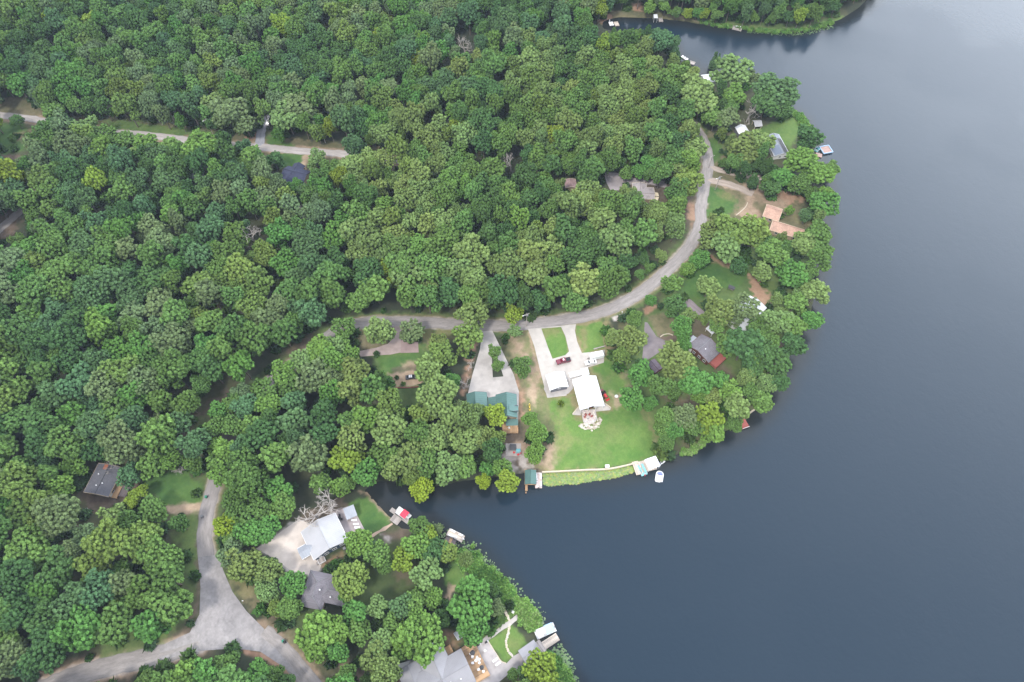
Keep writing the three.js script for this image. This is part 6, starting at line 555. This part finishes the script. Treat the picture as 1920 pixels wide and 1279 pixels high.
// landmarks by which single trees can be found
const MARKS = [[1104, 735, 'the white-roofed lake house'], [1042, 712, 'the white garage'], [935, 765, 'the green-roofed house'], [606, 1002, 'the blue house with grey gable roof'], [605, 1106, 'the hip-roofed house'], [1328, 655, 'the cabin with red deck'], [1400, 590, 'the white roof on the point'], [1463, 415, 'the terracotta-roofed house'], [1462, 272, 'the long grey-roofed house'], [1330, 146, 'the white-roofed cottage on the northern tip'], [1212, 358, 'the tan-roofed house'], [193, 900, 'the dark-roofed cabin in the lower left'], [550, 325, 'the navy-roofed house'], [400, 1150, 'the road junction'], [768, 650, 'the concrete parking slab'], [968, 840, 'the hot tub'], [755, 962, 'the red-canopied boat'], [853, 1004, 'the open white boat by the dark dock'], [860, 1190, 'the tiny blue-grey shed'], [995, 1226, 'the boathouse'], [835, 1258, 'the grey-roofed house at the lower edge'], [1215, 870, 'the white-roofed boat dock'], [994, 897, 'the green-roofed slip dock'], [1222, 630, 'the purplish gravel drive'], [1340, 525, 'the deep green lawn'], [1548, 282, 'the covered boat slip'], [1398, 798, 'the red swim dock'], [1391, 242, 'the white storage shed'], [495, 245, 'the grey drive off the upper road'], [40, 220, 'the pale road at the left edge'], [1069, 343, 'the pinkish outbuilding'], [1375, 50, 'the middle dock of the far shore']];
const OCT = ['right of', 'below right of', 'below', 'below left of', 'left of', 'above left of', 'above', 'above right of'];
const ORD = ['', 'second ', 'third ', 'fourth ', 'fifth ', 'sixth ', 'seventh ', 'eighth ', 'ninth ', 'tenth ', 'eleventh ', 'twelfth ', 'thirteenth ', 'fourteenth ', 'fifteenth '];
for (const t of TREES) { t.big = t.R * toPx(V(t.x, t.H * 0.6, t.z))[2]; t.inView = t.px > -10 && t.px < 1930 && t.py > -10 && t.py < 1289; }
const singles = TREES.filter((t) => t.inView).sort((a, b) => (b.set - a.set) || b.big - a.big).slice(0, 318), isSingle = new Set(singles);
{
  const by = new Map();
  for (const t of TREES) { if (!t.inView) continue; let best = null, bd = 1e9; for (const m of MARKS) { const d = Math.hypot(t.px - m[0], t.py - m[1]); if (d < bd) { bd = d; best = m; } } if (bd > 330) continue; const o = OCT[Math.round(Math.atan2(t.py - best[1], t.px - best[0]) / (Math.PI / 4) + 8) % 8]; const key = [TONE_WORD[t.tone], o, best[2]].join('|'); t.key = key; t.d = bd; if (!by.has(key)) by.set(key, []); by.get(key).push(t); }
  const SHAPE = { broad: 'broadleaf tree', tall: 'tall tree', fine: 'bushy tree', airy: 'loose-crowned tree', cone: 'dark conifer', round: 'round-crowned tree' };
  for (const [key, list] of by) { list.sort((a, b) => a.d - b.d); const [tone, o, mark] = key.split('|'); list.forEach((t, i) => { t.label = list.length === 1 ? `${tone} ${SHAPE[t.kind]} ${o} ${mark}` : `${ORD[Math.min(i, 14)]}closest ${tone} tree ${o} ${mark}`; }); }
  const region = (x, y) => y > 930 && x < 420 ? 'the wood left of the lower road' : y > 700 && x < 420 ? 'the wood above the dark-roofed cabin' : y < 280 ? (x < 620 ? 'the hillside wood beyond the pale upper road' : 'the wood between upper road and far cove') : x < 640 ? 'the dense wood between the upper road and the curving road' : y > 690 && x < 1000 ? 'the wood between curving road and cove' : 'the wood above the middle of the curving road';
  for (const t of singles) if (!t.label) { const w = region(t.px, t.py); t.group = 'trees of ' + w; t.label = `${TONE_WORD[t.tone]} broadleaf tree in ${w}`; }
}
const first = {};
function makeTree(t, i) {
  const list = SPEC[t.kind], v = i % list.length, s = list[v], key = t.kind + v; let o;
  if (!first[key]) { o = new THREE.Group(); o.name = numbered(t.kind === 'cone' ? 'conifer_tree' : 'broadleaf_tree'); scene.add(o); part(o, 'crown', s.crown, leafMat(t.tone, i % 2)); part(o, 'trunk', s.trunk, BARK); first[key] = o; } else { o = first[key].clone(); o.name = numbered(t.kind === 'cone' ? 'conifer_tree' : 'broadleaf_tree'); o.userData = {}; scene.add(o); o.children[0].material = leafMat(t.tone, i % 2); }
  o.position.set(t.x, 0, t.z); o.rotation.y = i * 2.399; o.scale.set(t.R / 6 * (0.9 + 0.22 * ((i * 7) % 5) / 4), t.H / 18, t.R / 6); tag(o, t.label, 'tree', t.group ?? 'single trees of the lakeside'); if (!t.group) delete o.userData.group; return o;
}
singles.forEach(makeTree);
{ // the rest of the wood reads as one mass
  const wood = new THREE.Group(); wood.name = 'woodland'; scene.add(wood); tag(wood, 'dense broadleaf wood covering the hillside away from the lake', 'woodland', null, 'stuff');
  const white = new THREE.MeshPhysicalMaterial({ color: 0xffffff, vertexColors: true, roughness: 0.85, specularIntensity: 0.15, side: THREE.DoubleSide }), rest = TREES.filter((t) => !isSingle.has(t)), lots = new Map(); rest.forEach((t, i) => { const k = t.kind + '|' + i % SPEC[t.kind].length; if (!lots.has(k)) lots.set(k, []); lots.get(k).push([t, i]); });
  const m = new THREE.Matrix4(), q = new THREE.Quaternion(), c = new THREE.Color(), r = rng(99);
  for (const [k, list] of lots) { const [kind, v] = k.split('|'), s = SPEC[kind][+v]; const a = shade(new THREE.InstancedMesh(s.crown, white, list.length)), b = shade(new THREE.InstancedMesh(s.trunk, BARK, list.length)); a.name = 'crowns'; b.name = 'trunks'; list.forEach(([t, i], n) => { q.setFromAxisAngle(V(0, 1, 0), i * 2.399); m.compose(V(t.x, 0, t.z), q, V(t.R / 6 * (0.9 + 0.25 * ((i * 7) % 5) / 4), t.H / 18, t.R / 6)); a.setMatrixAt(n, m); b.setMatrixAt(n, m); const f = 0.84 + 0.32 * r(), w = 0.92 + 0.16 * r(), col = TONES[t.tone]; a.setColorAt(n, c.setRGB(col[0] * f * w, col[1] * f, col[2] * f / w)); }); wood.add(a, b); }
}
// undergrowth below the trees and shrubs along the shore
const SHRUB = [0, 1].map((i) => crownGeometry(300 + i, { R: 1.6, cy: 0.9, ry: 0.9, lobes: 5, spread: 0.55, clumpR: 0.45, per: 24, leaf: 0.26, inner: 30, top: -0.1 }));
function scatter(name, label, geo, mat, list) { const im = shade(new THREE.InstancedMesh(geo, mat, list.length)), m = new THREE.Matrix4(), q = new THREE.Quaternion(), c = new THREE.Color(); list.forEach(([x, y, z, s, sy, a, col], i) => { q.setFromAxisAngle(V(0, 1, 0), a); m.compose(V(x, y, z), q, V(s, sy, s)); im.setMatrixAt(i, m); im.setColorAt(i, c.setRGB(...col)); }); im.name = name; scene.add(im); return tag(im, label, 'undergrowth', null, 'stuff'); }
const shrubMat = new THREE.MeshPhysicalMaterial({ vertexColors: true, roughness: 0.8, specularIntensity: 0.3, side: THREE.DoubleSide });
{
  const r = rng(77), A = [], tn = ['m', 'd', 'g', 'b'];
  for (let k = 0; k < 16000 && A.length < 3000; k++) { const x = lerp(X0 + 20, X1 - 20, r()), z = lerp(Z0 + 20, Z1 - 20, r()), q = toPx(V(x, 1, z)); if (q[0] < -60 || q[0] > 1700 || q[1] < -60 || q[1] > 1340 || planAt(q[0], q[1])) continue; if (!near(x, z, (t) => (t.x - x) ** 2 + (t.z - z) ** 2 < (t.R + 2) ** 2)) continue; if (landDist(x, z) < 0.5) continue; let onRoad = false; for (const w of ['loop', 'lower', 'branch', 'upper']) if (edgeDist(ROADS[w], x, z, false) < 3.6) { onRoad = true; break; } if (onRoad || FOOT.some(([a, b, c]) => (a - x) ** 2 + (b - z) ** 2 < (c + 0.5) ** 2)) continue; const c = TONES[tn[Math.floor(r() * 4)]], f = 0.6 + 0.4 * r(); A.push([x, 0, z, 0.7 + 0.9 * r(), 0.6 + 0.9 * r(), r() * 6, c.map((v) => v * f)]); }
  scatter('undergrowth', 'low green undergrowth between the trunks of the wood', SHRUB[0], shrubMat, A);
  const along = (s, n, w, hMin, hMax, cols, lift = 0) => { const cv = new THREE.CatmullRomCurve3(wpts(s)), out = []; for (let i = 0; i < n; i++) { const p = cv.getPointAt(r()), t = cv.getTangentAt(0.5), d = (r() + r() - 1) * w, e = (r() + r() - 1) * w; const c = TONES[cols[Math.floor(r() * cols.length)]], f = 1.25 + 0.45 * r(); out.push([p.x + d, lift, p.z + e, lerp(hMin, hMax, r()), lerp(hMin, hMax, r()) * 0.8, r() * 6, c.map((v) => v * f)]); } return out; };
  const reeds = [...along('870,1042 890,1062 915,1085 940,1105 955,1122', 620, 3.4, 0.3, 0.7, 'ffg', -0.4), ...along('972,1134 984,1148 994,1162 1000,1170', 320, 2.8, 0.3, 0.7, 'ffp', -0.4), ...along('1030,1235 1044,1255 1056,1279 1064,1295', 400, 2.8, 0.3, 0.7, 'fg', -0.4), ...along('1318,828 1300,842 1282,850', 60, 1.2, 0.35, 0.7, 'fp', -0.4), ...along('1488,212 1500,222 1508,236', 60, 2.2, 0.4, 0.9, 'fg', -0.2), ...along('1310,40 1400,54 1500,57 1560,41', 160, 2.2, 0.3, 0.7, 'fgm', -0.3)];
  scatter('shore_reeds', 'lush bright green reeds and bushes along the water edge', SHRUB[1], shrubMat, reeds);
  // lily pads: flat leaves afloat
  const pg = new THREE.CircleGeometry(0.3, 9, 0.25, 5.8).rotateX(-Math.PI / 2); const pads = [], cv = new THREE.CatmullRomCurve3(wpts('1020,893 1060,893 1100,890 1140,886 1170,880 1190,874'));
  const padCol = [[0.20, 0.27, 0.05], [0.15, 0.24, 0.05], [0.11, 0.20, 0.045], [0.25, 0.25, 0.06], [0.17, 0.22, 0.09]];
  for (let i = 0; i < 5200; i++) { const u = r(), p = cv.getPointAt(u), w = lerp(3.1, 1.5, u) * (0.8 + 0.4 * fbm(u * 30, 3, 2)), k = r() * 2 - 1, c = padCol[Math.floor(r() * 5)], f = 0.7 + 0.5 * r(); if (Math.abs(k) > 0.72 && r() < 0.5) continue; pads.push([p.x + (r() - 0.5) * 1.5, LEVEL + 0.02 + r() * 0.14, p.z + k * w * 0.95 + 0.4, 0.6 + 0.9 * r(), 1, r() * 6, c.map((v) => v * f)]); }
  const fringe = (s, n, w) => { const c2 = new THREE.CatmullRomCurve3(wpts(s)); for (let i = 0; i < n; i++) { const p = c2.getPointAt(r()), g = [[0.10, 0.18, 0.07], [0.14, 0.20, 0.09], [0.09, 0.17, 0.05]][Math.floor(r() * 3)]; const q = (r() + r() + r() - 1.5) * w; pads.push([p.x + q, LEVEL + 0.02 + r() * 0.14, p.z + (r() + r() + r() - 1.5) * w, 0.5 + 0.8 * r(), 1, r() * 6, g]); } };
  fringe('880,1030 905,1052 935,1082 958,1102 964,1126', 330, 2.8); fringe('975,1130 995,1140 1010,1160 1012,1178', 240, 2.4); fringe('1048,1215 1058,1240 1066,1262 1078,1290', 330, 2.4); fringe('815,990 825,1000 880,1022', 90, 1.8); fringe('1290,846 1310,836 1322,828', 160, 1.0); fringe('1400,58 1500,62 1560,48', 260, 1.4);
  const pm = scatter('lily_pads', 'mat of yellow-green lily pads floating along the shore', pg, new THREE.MeshPhysicalMaterial({ roughness: 0.5, side: THREE.DoubleSide }), pads); pm.userData.category = 'lily pads';
  // hedge and bushes one can count
  const bush = (label, px, py, rp, tone) => { const p = G(px, py, 0.8), k = rp / toPx(p)[2] / 1.7, o = thing('bush', label, 'bush', [p.x, 0, p.z], px); part(o, 'crown', SHRUB[px % 2], leafMat(tone, 0)); part(o, 'stem', cyl(0.08, 0.05, 0.9, 0, 0, 0, 6), BARK); o.scale.setScalar(k); };
  for (const e of 'small deep green bush in the bed beside the white junction mailbox|489|1141|11|g;dark bush on the lawn below the sandy track|1352|394|6|d;dark bush at the lawn edge above the round olive trees|1344|399|7|d;bush beside the drive of the hip-roofed house|636|1078|8|d;dark hedge bush between gravel yard and hip-roofed house|620|1066|12|d;second dark hedge bush nearer the blue house|632|1058|11|g;low bush at the shore end of the lake house hedge|1240|852|13|o;bush below the cabin lawn beside the dirt drive|368|925|9|m;yellow-green bush on the lawn below the white garage|1052|756|6|y;round bush on the lawn left of the upper road end|30|256|7|d;small bush on the verge of the left lawn|8|281|5|d;second small bush on the verge of the left lawn|27|280|6|d;dark bush on the corner of the pinkish drive|706|664|6|d;bush on the sandy patch left of the black car|744|707|4|d;second bush on the sandy patch below the black car|755|719|4|m;bush on the bank right of the covered boat|1520|372|9|d;dark bush beside the terracotta roof corner|1462|405|8|m;dark bush at the foot of the purple-roofed shed|1250|688|9|g;bush in the hedge right of the white driveway|1145|640|11|g;hedge bush beside the camper trailer|1150|668|12|m;hedge bush right of the lake house lawn top|1160|690|12|g;bush at the top of the white driveway hedge|1136|620|10|g'.split(';')) { const [l, x, y, rp, t] = e.split('|'); bush(l, +x, +y, +rp, t); }
}
// dead and bare trees
function bareTree(seed, H, spread = 1) { const r = rng(seed), tr = [], br = []; const grow = (p, d, len, rad, lv) => { const e = p.clone().addScaledVector(d, len); (lv === 0 ? tr : br).push(rod(p, e, rad, rad * 0.66, lv < 2 ? 6 : 4)); if (lv >= 4) return; const n = lv === 0 ? 5 : 3; for (let i = 0; i < n; i++) { const a = V(r() - 0.5, r() - 0.35, r() - 0.5).normalize(); const nd = d.clone().multiplyScalar(0.9).addScaledVector(a, 0.95 * spread).normalize(); grow(e.clone().lerp(p, lv === 0 ? r() * 0.45 : r() * 0.3), nd, len * (0.55 + 0.25 * r()) * (lv === 0 ? 0.85 : 1), Math.max(0.035, rad * 0.6), lv + 1); } }; grow(V(0, -0.2, 0), V((r() - 0.5) * 0.2, 1, (r() - 0.5) * 0.2).normalize(), H * 0.38, H * 0.02 + 0.06, 0); return [tr, br]; }
const DEAD = [0, 1, 2].map((i) => bareTree(400 + i * 3, 12, 1 + 0.15 * i).map((l) => merge(l)));
for (const [i, [label, x, y, H, sc]] of [['large bare white tree above the blue house, lower one of two', 598, 975, 16, 1.25], ['bare white tree nearer the cove, upper one of two', 622, 940, 14, 1.0], ['tall grey dead tree behind the white storage shed', 1399, 229, 18, 0.8], ['bare grey tree standing out of the upper wood', 872, 108, 18, 0.8], ['dead tree with bent limbs in the middle of the wood', 958, 322, 15, 0.8], ['bare dead tree at the edge of the triangular driveway', 872, 725, 9, 0.9], ['bare pale shrub above the dead tree by the triangular driveway', 884, 690, 6, 1.2], ['bare pale branches below the road beside the grey-green tree', 838, 648, 5, 1.3], ['bare tree behind the dark-roofed cabin', 222, 880, 9, 1.0], ['bare white snag on the cabin lawn', 342, 888, 6, 1.2], ['bare brown shrub tree above the yellow-green shore tree', 1292, 772, 5, 1.3], ['white bare tree top left of the wooded plot', 482, 462, 17, 0.9], ['grey bare tree top within the wooded plot', 576, 428, 17, 0.9], ['bare branches in the wood right of the wooded plot', 1000, 366, 12, 0.8], ['bare curved branch above the gravel yard wood', 1158, 262, 12, 0.7], ['grey bare tree at the upper drive behind the pale road', 610, 268, 11, 0.8], ['slender bare trunk at the edge of the upper left wood', 330, 236, 15, 0.5], ['second slender bare trunk at the edge of the upper left wood', 306, 232, 14, 0.5], ['third slender bare trunk further left in the upper left wood', 246, 204, 13, 0.5]].entries()) { const p = G(x, y), o = thing('dead_tree', label, 'dead tree', [p.x, 0, p.z], i * 1.7), g = DEAD[i % 3]; part(o, 'trunk', g[0], BARE); part(o, 'branches', g[1], BARE); o.scale.set(H / 12 * sc, H / 12, H / 12 * sc); }
renderer.render(scene, camera);
